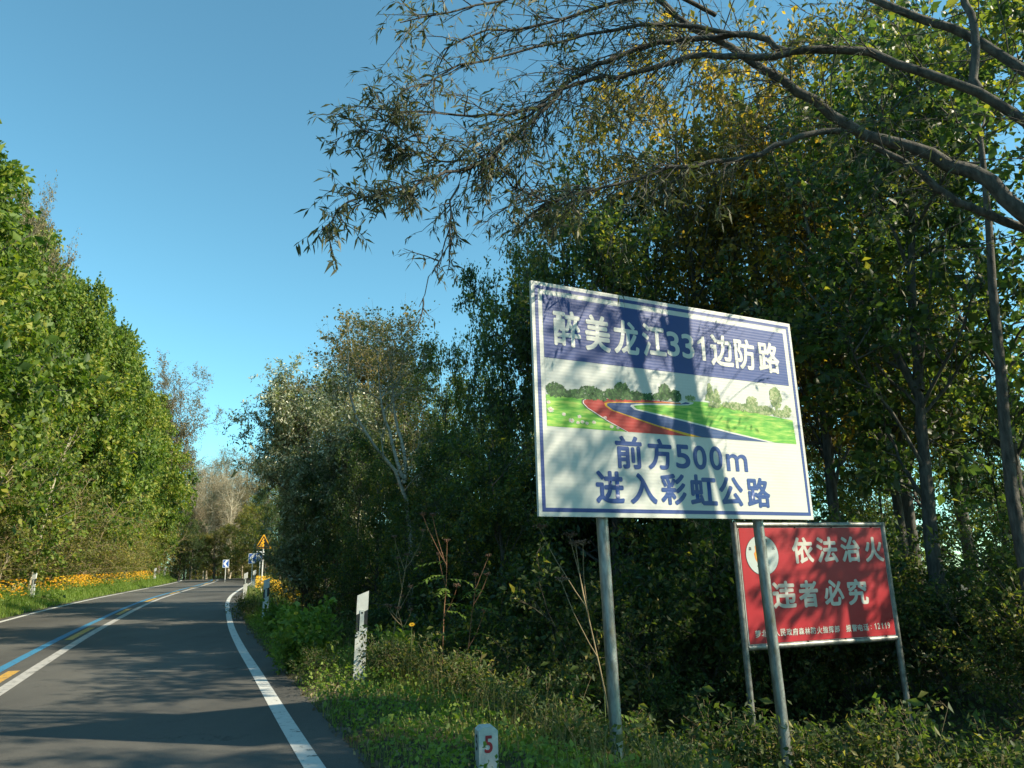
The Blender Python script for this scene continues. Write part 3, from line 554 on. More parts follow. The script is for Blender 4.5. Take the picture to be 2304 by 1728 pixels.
def chevron(label, px, D, zc, w=.55, h_=.72, occl=False, yaw=0.):
    x, y = AT(px, D); g_ = gz1(x, y); t_ = thing('chevron_sign', label, 'road sign', (x, y, g_), R(20) + yaw)
    H_ = zc
    bm = bmesh.new(); prism(bm, [(-w / 2, H_ - h_ / 2), (w / 2, H_ - h_ / 2), (w / 2, H_ + h_ / 2), (-w / 2, H_ + h_ / 2)], -.01, .01); mobj('sign_panel', bm_mesh('sign_panel', bm, MT['chev_white']), t_)
    i_ = .03; flat('blue_field', [(-w / 2 + i_, H_ - h_ / 2 + i_), (w / 2 - i_, H_ - h_ / 2 + i_), (w / 2 - i_, H_ + h_ / 2 - i_), (-w / 2 + i_, H_ + h_ / 2 - i_)], .012, MT['chev_blue'], t_)
    flat('arrow', [(-w * .40, H_), (w * .02, H_ + h_ * .44), (w * .36, H_ + h_ * .44), (-w * .04, H_), (w * .36, H_ - h_ * .44), (w * .02, H_ - h_ * .44)], .015, MT['chev_white'], t_)
    mobj('pole', post_mesh(.035, -.2, H_ + h_ * .4, MT['pole_white'], 10), t_).location = (0, .05, 0)
chevron('blue and white chevron sign at the outside of the bend', 505, 78, 1.75)
chevron('chevron sign partly hidden by leaves, beside the yellow triangle sign', 565, 62, 2.05, .6, .75)
chevron('dim chevron sign almost hidden in the bushes just left of the triangle pole', 582, 60, 2.15, .55, .7)
x, y = AT(588, 45); g_ = gz1(x, y); ws = thing('warning_sign', 'yellow triangular falling rocks warning sign on a white pole', 'road sign', (x, y, g_), R(18))
zt = TOPZ(588, 1203, 45) - g_; zb = TOPZ(588, 1234, 45) - g_; hw = .42
bm = bmesh.new(); prism(bm, [(-hw, zb), (hw, zb), (.03, zt), (-.03, zt)], -.01, .01); mobj('sign_panel', bm_mesh('sign_panel', bm, MT['w_yellow']), ws)
hh = zt - zb
def tri(k): return [(-hw + k * 1.7, zb + k), (hw - k * 1.7, zb + k), (0, zt - k * 1.9)]
o3, i3 = tri(.03), tri(.09)
bm = bmesh.new(); vo = [bm.verts.new((a, -.013, c)) for a, c in o3]; vi = [bm.verts.new((a, -.013, c)) for a, c in i3]
for i in range(3): bm.faces.new((vo[i], vo[(i + 1) % 3], vi[(i + 1) % 3], vi[i]))
mobj('black_border', bm_mesh('black_border', bm, MT['w_black']), ws)
flat('cliff_pictogram', [(.30, zb + .10), (.02, zb + .10), (.06, zb + .2), (-.0, zb + .26), (.06, zb + .36), (.0, zb + .44), (.05, zb + .52), (.12, zb + .44)], .014, MT['w_black'], ws)
for cx, cz, r_ in ((-.08, zb + .38, .03), (-.14, zb + .28, .035), (-.06, zb + .20, .03), (-.20, zb + .17, .03), (-.26, zb + .12, .02), (-.12, zb + .115, .025)): disc('rock_pictogram', cx, cz, r_, r_ * .85, .0145, MT['w_black'], ws, 7)
mobj('pole', post_mesh(.045, -.2, zb + .3, MT['pole_white'], 12), ws).location = (0, .06, 0)

# ------------------------------------------------------------------ tree prototypes
PR = {}
PR['green_a'] = gen_tree('green_a', 12, .2, 30, .12, 3.6, 1.15, 7, 1.6, 7, .75, 19, .20, .125, MT['leaf_green'], MT['bark'], jit=.09)
PR['green_b'] = gen_tree('green_b', 12, .2, 28, .08, 3.8, 1.2, 7, 1.7, 7, .8, 19, .20, .125, MT['leaf_green'], MT['bark'], jit=.09, lean=.1)
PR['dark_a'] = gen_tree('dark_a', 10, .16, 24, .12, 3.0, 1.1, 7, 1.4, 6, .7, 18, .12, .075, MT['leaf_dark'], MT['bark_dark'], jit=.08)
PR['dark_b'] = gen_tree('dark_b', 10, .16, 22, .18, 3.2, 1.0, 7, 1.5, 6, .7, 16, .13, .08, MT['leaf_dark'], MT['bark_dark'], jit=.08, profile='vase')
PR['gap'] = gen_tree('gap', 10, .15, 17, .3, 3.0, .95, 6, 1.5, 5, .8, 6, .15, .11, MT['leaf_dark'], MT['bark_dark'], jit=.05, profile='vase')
PR['brown'] = gen_tree('brown', 10, .15, 24, .2, 2.8, 1.0, 6, 1.3, 5, .65, 11, .11, .07, MT['leaf_brown'], MT['bark_dark'], jit=.08, profile='vase')
PR['silver'] = gen_tree('silver', 7, .12, 30, .1, 2.4, .85, 8, 1.2, 8, .55, 22, .11, .04, MT['leaf_silver'], MT['bark'], narrow=True, jit=.05, profile='vase')
PR['birch'] = gen_tree('birch', 11, .11, 30, .3, 1.9, .7, 8, 1.0, 7, .5, 13, .08, .055, MT['leaf_birch'], MT['bark_birch'], jit=.04, grav1=.08)
PR['bare'] = gen_tree('bare', 12, .24, 34, .18, 4.2, .75, 12, 2.0, 9, .9, 4, .07, .04, MT['leaf_tan'], MT['bark_pale'], grav1=.1, profile='vase', wob=.12)
PR['feather'] = gen_tree('feather', 12, .17, 28, .2, 3.6, .85, 9, 1.6, 9, .7, 11, .085, .05, MT['leaf_tan'], MT['bark'], profile='oval')
PR['olive'] = gen_shrub('olive', 5, 2.5, 16, MT['leaf_olive'], MT['stem_tan'], 12, 5, 12, .085, .055, L2=.42, L3=.5, sr=.022)
PR['olive_b'] = gen_shrub('olive_b', 5, 2.5, 14, MT['leaf_olive'], MT['stem_tan'], 11, 5, 11, .075, .05, L2=.45, L3=.45, sr=.02, lean=.5)
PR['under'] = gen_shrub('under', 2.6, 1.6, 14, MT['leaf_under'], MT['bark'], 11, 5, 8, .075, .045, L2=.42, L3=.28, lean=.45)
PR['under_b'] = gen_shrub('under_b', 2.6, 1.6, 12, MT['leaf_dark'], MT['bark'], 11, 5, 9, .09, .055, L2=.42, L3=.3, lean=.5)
PR['herb'] = gen_shrub('herb', .8, .5, 12, MT['leaf_bright'], MT['stem_green'], 8, 2, 6, .085, .055, L2=.32, L3=.1, sr=.005)
PR['weed'] = gen_shrub('weed', .8, .5, 10, MT['leaf_under'], MT['stem_tan'], 8, 3, 5, .055, .025, L2=.35, L3=.12, sr=.004, lean=.5)
PR['twiggy'] = gen_shrub('twiggy', 5, 2.5, 14, MT['leaf_olive'], MT['stem_tan'], 11, 6, 6, .07, .045, L2=.45, L3=.5, sr=.022)
PR['lush'] = gen_shrub('lush', 5, 2.5, 14, MT['leaf_green'], MT['stem_tan'], 10, 5, 9, .11, .08, L2=.42, L3=.5, sr=.02)
PR['olivetree'] = gen_tree('olivetree', 8, .12, 24, .1, 2.4, 1.0, 7, 1.2, 6, .6, 16, .11, .07, MT['leaf_olive'], MT['bark_pale'], jit=.07)

def plant(kind, name, cat, label, x, y, sc=1., rz=None, group=None, sx=None, zoff=-.05, tilt=0., parts=('trunk', 'crown')):
    wood, lf, H_ = PR[kind]
    t_ = thing(name, label, cat, (x, y, gz1(x, y) + zoff), rng.uniform(0, 6.28) if rz is None else rz, group)
    t_.scale = (sc * (sx or 1), sc * (sx or 1), sc)
    if tilt: t_.rotation_euler = (tilt, 0, t_.rotation_euler[2])
    mobj(parts[0], wood, t_)
    if lf:
        c = mobj(parts[1], lf, t_); c['kind'] = 'stuff'
    return t_
def tree_px(kind, px, ytop, D, label, sx=1., group=None, name=None, cat='tree'):
    x, y = AT(px, D); H_ = TOPZ(px, ytop, D) - gz1(x, y); k = H_ / PR[kind][2] * .87
    return plant(kind, name or 'broadleaf_tree', cat, label, x, y, k, group=group, sx=sx / max(k, .01) * 1.0 if False else sx)

# left side: tall green wall
GL = 'tall green broadleaf trees on the left bank'
SILX = [-600, -300, 0, 50, 100, 200, 300, 350, 400, 470]; SILY = [120, 200, 420, 530, 590, 680, 800, 900, 1030, 1130]
def px_of(x, y):
    v = Vector((x, y, 0)) - Vector((0, 0, CAM_H)); return 1152 + F_PX * v.dot(rt) / v.dot(fw)
i_ = 0
for s in np.arange(10, 118, 3.2):
    for u in (-8.7, -13.5):
        x, y = CP(s + rng.uniform(-.8, .8), u + rng.uniform(-.5, .5)); x, y = x[0], y[0]; D = math.hypot(x, y); px = px_of(x, y); k = 'green_a' if i_ % 2 else 'green_b'; i_ += 1
        H_ = (TOPZ(px, np.interp(px + 3.4 / D * F_PX, SILX, SILY), D) - gz1(x, y)) * (1.0 if u > -11 else .97) * rng.uniform(.93, 1.0); H_ = min(H_, 25)
        kk = H_ / 12 * .93 * rng.uniform(.9, 1.0); plant(k, 'broadleaf_tree', 'tree', 'green broadleaf tree in the sunlit wall of trees on the left bank', x, y, kk, group=GL, sx=min(1.15, (5.4 / 5.2) / kk * rng.uniform(.85, 1.2)))
tree_px('feather', -70, 370, 47, 'thin grey-leaved tree top poking above the green trees at the left edge', .42, name='thin_tree')
tree_px('feather', 352, 810, 92, 'sparse grey-brown tree standing out against the sky behind the left green wall', .8, name='sparse_tree')
tree_px('bare', 462, 1068, 102, 'bare pale-branched tree at the outside of the bend, right of the left wall of trees', .9, name='bare_tree')
tree_px('bare', 510, 1085, 100, 'second bare tree with a pale trunk right behind the bend', .85, name='bare_tree')
tree_px('bare', 428, 1105, 106, 'third bare pale tree, leftmost of those behind the bend', .8, name='bare_tree')
for px, yt, D in [(412, 1120, 112), (440, 1125, 108), (480, 1120, 108), (530, 1110, 106), (555, 1100, 104)]: tree_px('feather', px, yt, D, 'brownish twiggy tree in the row behind the bend', 1.1, 'brownish twiggy trees behind the bend', name='sparse_tree')
for px, yt, D in [(420, 1060, 135), (450, 1030, 140), (490, 1015, 150), (545, 1010, 145), (585, 1030, 140)]: tree_px('feather', px, yt, D, 'pale feathery bare tree far behind the bend, against the sky', 1.0, 'pale feathery trees far behind the bend', name='feathery_tree')
for px, yt, D, k in [(400, 1160, 100, 'dark_a'), (425, 1190, 98, 'dark_b'), (455, 1200, 100, 'olivetree'), (480, 1195, 100, 'dark_a'), (515, 1180, 98, 'olivetree'), (545, 1150, 92, 'olivetree'), (572, 1130, 88, 'olivetree'), (590, 1100, 80, 'dark_a'), (395, 1130, 120, 'dark_a'), (470, 1120, 116, 'dark_b'), (510, 1130, 116, 'olivetree'), (530, 1140, 105, 'dark_b'), (440, 1150, 112, 'dark_a')]:
    tree_px(k, px, yt, D, 'low leafy tree in the thicket behind the bend' if k != 'olivetree' else 'yellow-green leafy tree in the thicket behind the bend', 1.2, 'leafy trees behind the bend' if k != 'olivetree' else 'yellow-green trees behind the bend')
# left side: olive saplings and shrubs leaning over the flowers
for s in np.arange(8, 100, 1.9):
    u = -7.4 - rng.uniform(0, 1.2); x, y = CP(s, u); k = rng.uniform(.6, 1.7)
    plant(['olive', 'olive_b', 'twiggy', 'lush', 'olive', 'lush', 'olive_b'][rng.integers(7)], 'sapling_thicket', 'shrub', 'yellow-olive sapling bush behind the flowers on the left verge', x[0], y[0], k, group='yellow-olive sapling bushes on the left bank', parts=('stems', 'foliage'))
for s in np.arange(10, 95, 2.9):
    u = -7.7 - rng.uniform(0, 1.2); x, y = CP(s, u); k = rng.uniform(1.2, 2.0)
    plant('olivetree' if rng.random() < .5 else 'olive', 'young_tree', 'tree', 'young olive-leaved tree in front of the green wall of trees on the left', x[0], y[0], k * .7, group='young olive-leaved trees on the left bank')
def stem_thing(pts, r_, m, name, label, cat, group=None, twigs=6, r1=.3):
    P = resample(pts, 10); t_ = thing(name, label, cat, tuple(P[0]), 0, group); Q = (P - P[0])[None]; A = Acc(); A.add(*tubes(Q, r_, r_ * r1, 6))
    if twigs:
        pos, D, tt, ow = kids(Q, twigs, .35, 1, .5, .2); L_ = np.linalg.norm(P[-1] - P[0]) * .25; B_ = grow(pos, D, L_ * rng.uniform(.5, 1.2, len(tt)), 4, .08, .02); A.add(*tubes(B_, r_ * .3, r_ * .08, 4))
    mobj('stem', A.mesh('stem', m, True), t_); return t_
for px, D, dx, h_, r_ in [(40, 29, 1.6, 5.5, .05), (110, 35, 2.4, 5.5, .065), (232, 47, 1.6, 8.5, .10), (238, 47.5, 1.0, 7, .07), (180, 42, .8, 2.4, .04), (-5, 26, 1.8, 6, .05), (135, 36, 1.1, 3.2, .03)]:
    x, y = AT(px, D); s_, u_ = su(x, y); x, y = CP(s_[0], max(min(u_[0], -6.5), -6.9)); x, y = x[0], y[0]; z = gz1(x, y)
    stem_thing([(x, y, z - .1), (x + dx * .3, y - .3, z + h_ * .35), (x + dx * .6, y - .5, z + h_ * .7), (x + dx, y - .5, z + h_)], r_, MT['bark_pale'], 'leaning_sapling', 'pale bare sapling stem leaning over the left bank', 'sapling', 'pale leaning sapling stems on the left')

# right side wood
tree_px('silver', 690, 835, 30, 'silver-leaved tree at the left end of the right-hand wood', .95, name='silver_leaved_tree')
tree_px('silver', 662, 905, 34, 'smaller silver-green tree left of the tall silver-leaved one', .5, name='silver_leaved_tree')
tree_px('silver', 760, 900, 27, 'silver-green bushy tree in front of the brown-topped birches', .95, name='silver_leaved_tree')
tree_px('birch', 775, 690, 33, 'tall thin birch with brown-yellow leaves, left one of the pair above the silver trees', .95, name='birch_tree')
tree_px('birch', 850, 705, 34, 'tall thin birch with golden-brown leaves, right one of the pair above the silver trees', 1.0, name='birch_tree')
tree_px('birch', 905, 800, 27, 'birch with yellowish leaves beside the forked white trunk', 1.0, name='birch_tree')
GR = 'dark leafy trees of the right-hand wood'; LR = 'dark green tree in the shaded wood right of the road'
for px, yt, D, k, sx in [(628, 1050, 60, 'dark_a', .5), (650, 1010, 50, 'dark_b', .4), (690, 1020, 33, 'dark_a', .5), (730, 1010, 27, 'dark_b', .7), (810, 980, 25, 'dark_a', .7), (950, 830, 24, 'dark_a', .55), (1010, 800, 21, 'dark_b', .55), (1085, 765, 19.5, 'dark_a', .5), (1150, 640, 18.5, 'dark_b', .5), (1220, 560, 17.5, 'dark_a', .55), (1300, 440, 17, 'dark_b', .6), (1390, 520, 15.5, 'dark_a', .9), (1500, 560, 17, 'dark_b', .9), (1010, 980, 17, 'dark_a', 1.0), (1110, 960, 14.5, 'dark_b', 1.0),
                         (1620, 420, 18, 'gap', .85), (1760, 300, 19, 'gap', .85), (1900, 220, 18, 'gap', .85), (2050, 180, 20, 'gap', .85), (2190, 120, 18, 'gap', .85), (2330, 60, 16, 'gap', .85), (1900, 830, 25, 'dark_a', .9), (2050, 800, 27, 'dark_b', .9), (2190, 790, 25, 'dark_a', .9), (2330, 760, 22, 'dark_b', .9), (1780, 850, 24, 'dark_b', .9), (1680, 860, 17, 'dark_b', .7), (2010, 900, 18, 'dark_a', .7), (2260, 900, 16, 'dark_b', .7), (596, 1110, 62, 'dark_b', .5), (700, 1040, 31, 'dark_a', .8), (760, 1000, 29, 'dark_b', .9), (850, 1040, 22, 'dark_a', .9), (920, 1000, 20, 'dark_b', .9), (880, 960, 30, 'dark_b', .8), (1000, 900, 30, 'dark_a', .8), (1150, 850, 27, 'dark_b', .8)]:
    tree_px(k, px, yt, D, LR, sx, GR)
for px, yt, D, sx in [(1400, 350, 18, .85), (1500, 200, 17.5, .8), (1600, 90, 17, .8), (1730, 10, 18, .8), (1880, 40, 16, .75), (2050, -20, 17, .75)]:
    tree_px('brown', px, yt, D, 'tree with olive-brown autumn leaves high above the signs', sx, 'olive-brown autumn trees above the signs')

# named trunks in the wood, each with its own crown
def custom_tree(trunk, extra, r0, name, label, leafm, barkm, L1=2.0, n1=14, f0=.35, lc=14, ln=.12, wd=.075, cat='tree', gap=1):
    z0 = gz1(trunk[0][0], trunk[0][1]) - .1; tr_ = [(trunk[0][0], trunk[0][1], z0)] + list(trunk); O = np.array(tr_[0])
    tl = [tuple(np.array(q) - O) for q in tr_]; ex_ = [[tuple(np.array(q) - O) for q in e] for e in extra]
    wood, lf, _ = gen_tree(name, 1, r0, n1, f0, L1, 1.0, 6, 1.1, 5, .6, lc, ln, wd, leafm, barkm, trunk=tl, extra=ex_, jit=.07)
    t_ = thing(name, label, cat, tuple(O)); mobj('trunk', wood, t_); c = mobj('crown', lf, t_); c['kind'] = 'stuff'; return t_
T1 = [(6.14, 11.46, 2.06), (6.19, 11.43, 2.63), (6.24, 11.4, 3.5), (6.28, 11.38, 4.13), (6.22, 11.42, 4.37), (6.11, 11.47, 4.68), (6.03, 11.52, 4.98), (5.91, 11.58, 5.39), (5.81, 11.63, 5.96), (5.8, 11.64, 6.39), (5.72, 11.68, 6.85)]
T1b = [(6.28, 11.38, 4.13), (6.37, 11.4, 4.65), (6.41, 11.45, 5.33), (6.52, 11.46, 6.15), (6.67, 11.44, 6.99), (6.82, 11.42, 8.16), (6.9, 11.4, 9.6)]
custom_tree(T1, [T1b], .14, 'forked_tree', 'dark forked tree trunk in the wood right of the big sign', MT['leaf_dark'], MT['bark_dark'])
T2 = [(6.69, 13.43, 2.17), (6.72, 13.41, 3.0), (6.65, 13.45, 3.73), (6.52, 13.51, 4.49), (6.44, 13.55, 5.05), (6.37, 13.58, 5.69), (6.23, 13.65, 6.23), (6.05, 13.72, 7.03), (5.95, 13.77, 7.83), (5.88, 13.8, 9.26)]
custom_tree(T2, [], .11, 'leaning_tree', 'dark trunk leaning left, left of the forked trunk in the wood', MT['leaf_dark'], MT['bark_dark'])
T3 = [(6.0, 9.22, 2.5), (6.08, 9.17, 3.48), (6.12, 9.14, 3.99), (6.16, 9.12, 4.73), (6.23, 9.07, 5.37), (6.31, 9.01, 6.49), (6.36, 8.98, 7.43), (6.4, 8.95, 8.6)]
custom_tree(T3, [], .10, 'straight_tree', 'straight dark trunk near the right edge behind the signs', MT['leaf_dark'], MT['bark_dark'], f0=.7, n1=5)
T4 = [(5.13, 16.21, 2.64), (5.39, 16.12, 5.12), (5.57, 16.06, 7.15), (5.72, 16.01, 9.3), (5.76, 15.99, 10.66)]
custom_tree(T4, [], .16, 'straight_tree', 'thin straight trunk rising behind the top of the big sign', MT['leaf_brown'], MT['bark_dark'], f0=.4, n1=18)
BI = [(-2.7, 19.82, 2.21), (-2.74, 19.72, 2.89), (-2.81, 19.62, 3.5), (-2.84, 19.52, 3.9), (-2.99, 19.41, 4.14), (-3.3, 19.26, 4.59), (-3.57, 19.12, 4.86), (-3.68, 19.01, 5.1), (-3.86, 18.88, 5.29), (-4.09, 18.74, 5.81), (-4.25, 18.61, 6.62), (-4.17, 18.54, 7.24)]
BI2 = [(-2.84, 19.52, 3.94), (-3.0, 19.5, 4.35), (-3.07, 19.5, 4.6), (-3.17, 19.5, 4.95), (-3.27, 19.48, 5.43), (-3.41, 19.39, 5.72), (-3.44, 19.32, 6.0), (-3.5, 19.25, 6.55), (-3.54, 19.18, 7.42)]
BI3 = [(-2.84, 19.52, 4.02), (-2.82, 19.6, 4.49), (-2.97, 19.7, 5.13), (-3.12, 19.75, 5.57), (-3.19, 19.74, 6.09), (-3.24, 19.74, 6.9), (-3.34, 19.72, 7.58)]
custom_tree(BI, [BI2, BI3], .09, 'forked_birch', 'white-barked birch with a forked leaning trunk in the dark thicket', MT['leaf_birch'], MT['bark_birch'], L1=1.2, n1=8, f0=.5, lc=7, ln=.07, wd=.05)

for s in np.arange(70, 132, 2.4):
    for u in (6.6, 9.5):
        x, y = CP(s, u + rng.uniform(-.6, .8)); k_ = 'olive' if rng.random() < .5 else ('under' if rng.random() < .5 else 'olive_b')
        plant(k_, 'bush', 'bush', 'bush on the outer bank of the bend', x[0], y[0], (1.0 if k_ != 'under' else 1.7) * rng.uniform(.6, 1.1), group='bushes on the outer bank of the bend', parts=('stems', 'foliage'))
# understory bushes along the edge of the wood
GU = 'shaded bushes along the edge of the right-hand wood'
for s in np.arange(6, 62, 1.25):
    for u0, kk in ((8.1, 1.0), (9.8, 1.35), (11.8, 1.5)):
        if u0 > 9 and rng.random() < .3: continue
        u = u0 + rng.uniform(-.5, .6); x, y = CP(s + rng.uniform(-.5, .5), u); x, y = x[0], y[0]
        if y < 12.2 and x > -1.5: continue
        if u0 < 9 and s < 12: continue
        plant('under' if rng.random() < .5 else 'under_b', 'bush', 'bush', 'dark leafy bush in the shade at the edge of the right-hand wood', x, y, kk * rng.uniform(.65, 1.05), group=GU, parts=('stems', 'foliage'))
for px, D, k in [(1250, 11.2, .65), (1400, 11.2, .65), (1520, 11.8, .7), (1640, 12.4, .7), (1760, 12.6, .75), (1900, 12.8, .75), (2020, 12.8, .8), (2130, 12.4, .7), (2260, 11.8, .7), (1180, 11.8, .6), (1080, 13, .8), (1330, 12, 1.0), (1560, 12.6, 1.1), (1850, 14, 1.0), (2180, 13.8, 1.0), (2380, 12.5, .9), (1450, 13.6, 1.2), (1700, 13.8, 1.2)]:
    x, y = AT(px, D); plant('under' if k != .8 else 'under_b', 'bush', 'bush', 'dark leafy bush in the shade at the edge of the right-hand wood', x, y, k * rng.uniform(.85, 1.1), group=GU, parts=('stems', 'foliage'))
# trees right of and behind the camera: the same wood goes on and shades the road
for s, u, k, sc in [(-14, 9.5, 'dark_b', 1.0), (-9, 11, 'dark_a', 1.0), (-4.5, 9.2, 'brown', .95), (0, 11.5, 'dark_b', 1.05), (-.3, 13.5, 'brown', 1.0), (-6, 9.5, 'gap', 1.0), (6, 16.5, 'dark_a', 1.1), (-12, 15, 'dark_a', 1.2), (-5.5, 16, 'dark_a', 1.2), (-20, 11, 'dark_b', 1.0)]:
    x, y = CP(s, u); plant(k, 'broadleaf_tree', 'tree', LR, x[0], y[0], sc, group=GR, sx=.8)

# ------------------------------------------------------------------ overhanging willow
LA = [(5.14, 6.9, 4.85), (4.89, 6.94, 5.28), (4.46, 7.1, 5.68), (4.12, 7.18, 5.87), (3.76, 7.25, 6.05), (3.54, 7.24, 6.29), (3.29, 7.24, 6.51), (3.09, 7.21, 6.66), (2.8, 7.21, 6.91), (2.52, 7.2, 7.15), (2.23, 7.18, 7.31), (2.02, 7.14, 7.43), (1.81, 7.08, 7.62), (1.6, 7.02, 7.77), (1.1, 6.9, 8.1)]
LB = [(5.14, 6.64, 5.72), (4.93, 6.65, 5.95), (4.75, 6.62, 6.09), (4.5, 6.65, 6.23), (4.17, 6.71, 6.44), (3.83, 6.76, 6.63), (3.63, 6.74, 6.68), (3.26, 6.78, 6.75), (2.97, 6.78, 6.73)]
LB1 = [(2.97, 6.78, 6.73), (2.77, 6.79, 6.9), (2.52, 6.81, 6.96), (2.21, 6.84, 6.99), (1.89, 6.87, 6.99), (1.57, 6.87, 6.92), (1.26, 6.87, 6.81), (1.02, 6.84, 6.69), (.81, 6.8, 6.55), (.64, 6.74, 6.4), (.55, 6.68, 6.22), (.38, 6.62, 6.03), (.24, 6.56, 5.84), (.14, 6.49, 5.7), (.04, 6.43, 5.55), (-.09, 6.36, 5.37), (-.23, 6.28, 5.25), (-.37, 6.21, 5.13), (-.54, 6.12, 5.06), (-.7, 6.04, 4.94), (-.89, 5.94, 4.8), (-1.09, 5.84, 4.7), (-1.31, 5.72, 4.59), (-1.5, 5.6, 4.27)]
LB2 = [(2.97, 6.78, 6.71), (2.65, 6.81, 6.69), (2.27, 6.86, 6.77), (1.93, 6.87, 6.75), (1.65, 6.85, 6.64), (1.24, 6.84, 6.55), (1.0, 6.79, 6.5), (.59, 6.75, 6.32), (.35, 6.68, 6.12), (.15, 6.6, 5.85)]
LC = [(3.57, 7.16, 6.02), (3.31, 7.17, 6.01), (3.09, 7.15, 5.95), (2.83, 7.14, 5.84), (2.54, 7.13, 5.71), (2.27, 7.11, 5.66), (2.01, 7.07, 5.6), (1.64, 6.98, 5.52), (1.25, 6.92, 5.38), (.75, 6.88, 5.23), (.45, 6.8, 5.09), (.2, 6.7, 5.11), (.03, 6.6, 5.18)]
LD = [(6.6, 6.7, 5.0), (5.47, 6.9, 6.54), (5.14, 7.02, 6.96), (4.9, 7.07, 7.18), (4.71, 7.08, 7.29), (4.44, 7.13, 7.47), (4.17, 7.18, 7.67), (3.89, 7.22, 7.88), (3.0, 7.2, 8.4)]
LE = [(4.78, 6.66, 6.12), (4.77, 6.67, 6.28), (4.81, 6.64, 6.6), (4.83, 6.62, 6.88), (4.82, 6.64, 7.18), (4.79, 6.66, 7.44), (4.6, 6.6, 8.3)]
LF = [(6.3, 7.1, 4.3), (5.3, 7.15, 4.82), (4.96, 7.15, 5.0), (4.6, 7.15, 5.17), (4.32, 7.09, 5.52), (3.87, 7.12, 5.8)]
LU1 = [(2.4, 6.6, 7.4), (1.69, 6.38, 7.54), (1.0, 6.4, 7.31), (.32, 6.35, 7.18), (-.21, 6.24, 6.94), (-.63, 6.09, 6.72), (-.94, 5.93, 6.5)]
LU2 = [(2.52, 6.81, 6.96), (1.96, 6.61, 6.93), (1.24, 6.65, 6.98), (.54, 6.6, 6.75), (-.05, 6.48, 6.52), (-.52, 6.32, 6.31), (-.8, 6.15, 5.95)]
LU3 = [(2.3, 6.9, 7.3), (1.74, 6.68, 7.43), (.94, 6.71, 7.26), (.32, 6.64, 7.0), (-.22, 6.52, 6.87), (-.57, 6.37, 6.55)]
LU4 = [(-.30, 6.25, 5.18), (-.45, 6.24, 5.05), (-.5, 6.2, 4.73), (-.52, 6.16, 4.41), (-.66, 6.1, 4.06), (-.77, 6.05, 3.75)]
LU5 = [(.45, 6.65, 6.1), (.15, 6.5, 5.9), (-.32, 6.39, 5.81), (-.65, 6.27, 5.76), (-.96, 6.12, 5.7), (-1.1, 6.0, 5.39)]
LU6 = [(-.23, 6.3, 5.25), (-.56, 6.25, 5.23), (-.73, 6.22, 5.31), (-.98, 6.12, 5.33), (-1.17, 6.02, 5.39), (-1.31, 5.92, 5.45), (-1.39, 5.84, 5.4)]
LU7 = [(-.64, 6.23, 5.27), (-.76, 6.19, 5.41), (-.89, 6.12, 5.5), (-.99, 6.04, 5.6), (-1.08, 5.96, 5.67), (-1.14, 5.89, 5.74)]
ZB = gz1(7.6, 6.9)
WT = np.array((7.6, 6.9, ZB - .1)); wil = thing('willow_tree', 'willow reaching in from the right with long bare limbs over the signs and road', 'tree', tuple(WT))
TRK = [(7.6, 6.9, ZB - .1), (7.4, 6.9, 1.5), (6.9, 6.9, 2.9), (6.3, 7.0, 3.9)]
A = Acc(); limbs = []
for pts, ra, rb in [(TRK, .24, .17), ([(6.3, 7.0, 3.9)] + LA, .095, .022), ([(6.9, 6.9, 2.9), (6.0, 6.7, 5.0)] + LB, .06, .042), (LB1, .036, .007), (LB2, .04, .012), (LC, .034, .007), ([(6.3, 7.0, 3.9)] + LD, .075, .03), (LE, .045, .022), (LF, .06, .03), (LU1, .025, .006), (LU2, .025, .006), (LU3, .025, .008), (LU4, .012, .003), (LU5, .018, .005), (LU6, .011, .003), (LU7, .007, .002)]:
    n_ = max(8, len(pts) * 2); P = resample(pts, n_); P[1:-1] += rng.normal(0, .012, (n_ - 2, 3)); P = P[None]; A.add(*tubes(P - WT, ra, rb, 10)); limbs.append((P, ra, rb))
mobj('trunk', A.mesh('willow_trunk', MT['bark_dark'], True), wil)
A = Acc(); L = Acc(); LT = Acc()
def wtwigs(P, n, t0, t1, l_, grav, lc, sub=3, dens=1., ang=.7):
    pos, D, tt, ow = kids(P, n, t0, t1, ang, .3); B_ = grow(pos, D, l_ * rng.uniform(.5, 1.3, len(tt)), 6, .12, grav); A.add(*tubes(B_ - WT, .008, .0025, 4))
    pos, D, tt, ow = kids(B_, sub, .15, 1, .6, .25); C_ = grow(pos, D, l_ * .5 * rng.uniform(.4, 1.2, len(tt)), 4, .1, grav * 1.6); A.add(*tubes(C_ - WT, .0035, .0015, 3))
    pos, D, tt, ow = kids(C_, 2, .2, 1, .5, .25); E_ = grow(pos, D, l_ * .28 * rng.uniform(.4, 1.2, len(tt)), 3, .1, grav * 2); A.add(*tubes(E_ - WT, .002, .001, 3))
    for Q_, c_ in ((C_, lc), (E_, max(1, lc // 2))):
        V_, F_ = leaves(Q_ - WT, c_, .085, .017, .35, narrow=True, jit=.012, flat=.2, sizev=.25); L.add(V_, F_)
wtwigs(limbs[3][0], 30, .05, .55, .9, -.05, 2)
wtwigs(limbs[3][0], 34, .5, .93, .45, -.03, 5, 4, ang=.55)
wtwigs(limbs[3][0], 12, .8, 1., .22, -.05, 4, 4)
wtwigs(limbs[4][0], 34, .15, 1, .9, -.06, 3)
wtwigs(limbs[5][0], 30, .1, 1, .7, -.06, 4)
wtwigs(limbs[5][0], 16, .7, 1, .5, -.05, 6)
wtwigs(limbs[1][0], 44, .3, 1, 1.0, -.05, 3)
wtwigs(limbs[2][0], 20, .4, 1, .9, -.04, 3)
wtwigs(limbs[6][0], 22, .3, 1, 1.0, -.04, 4)
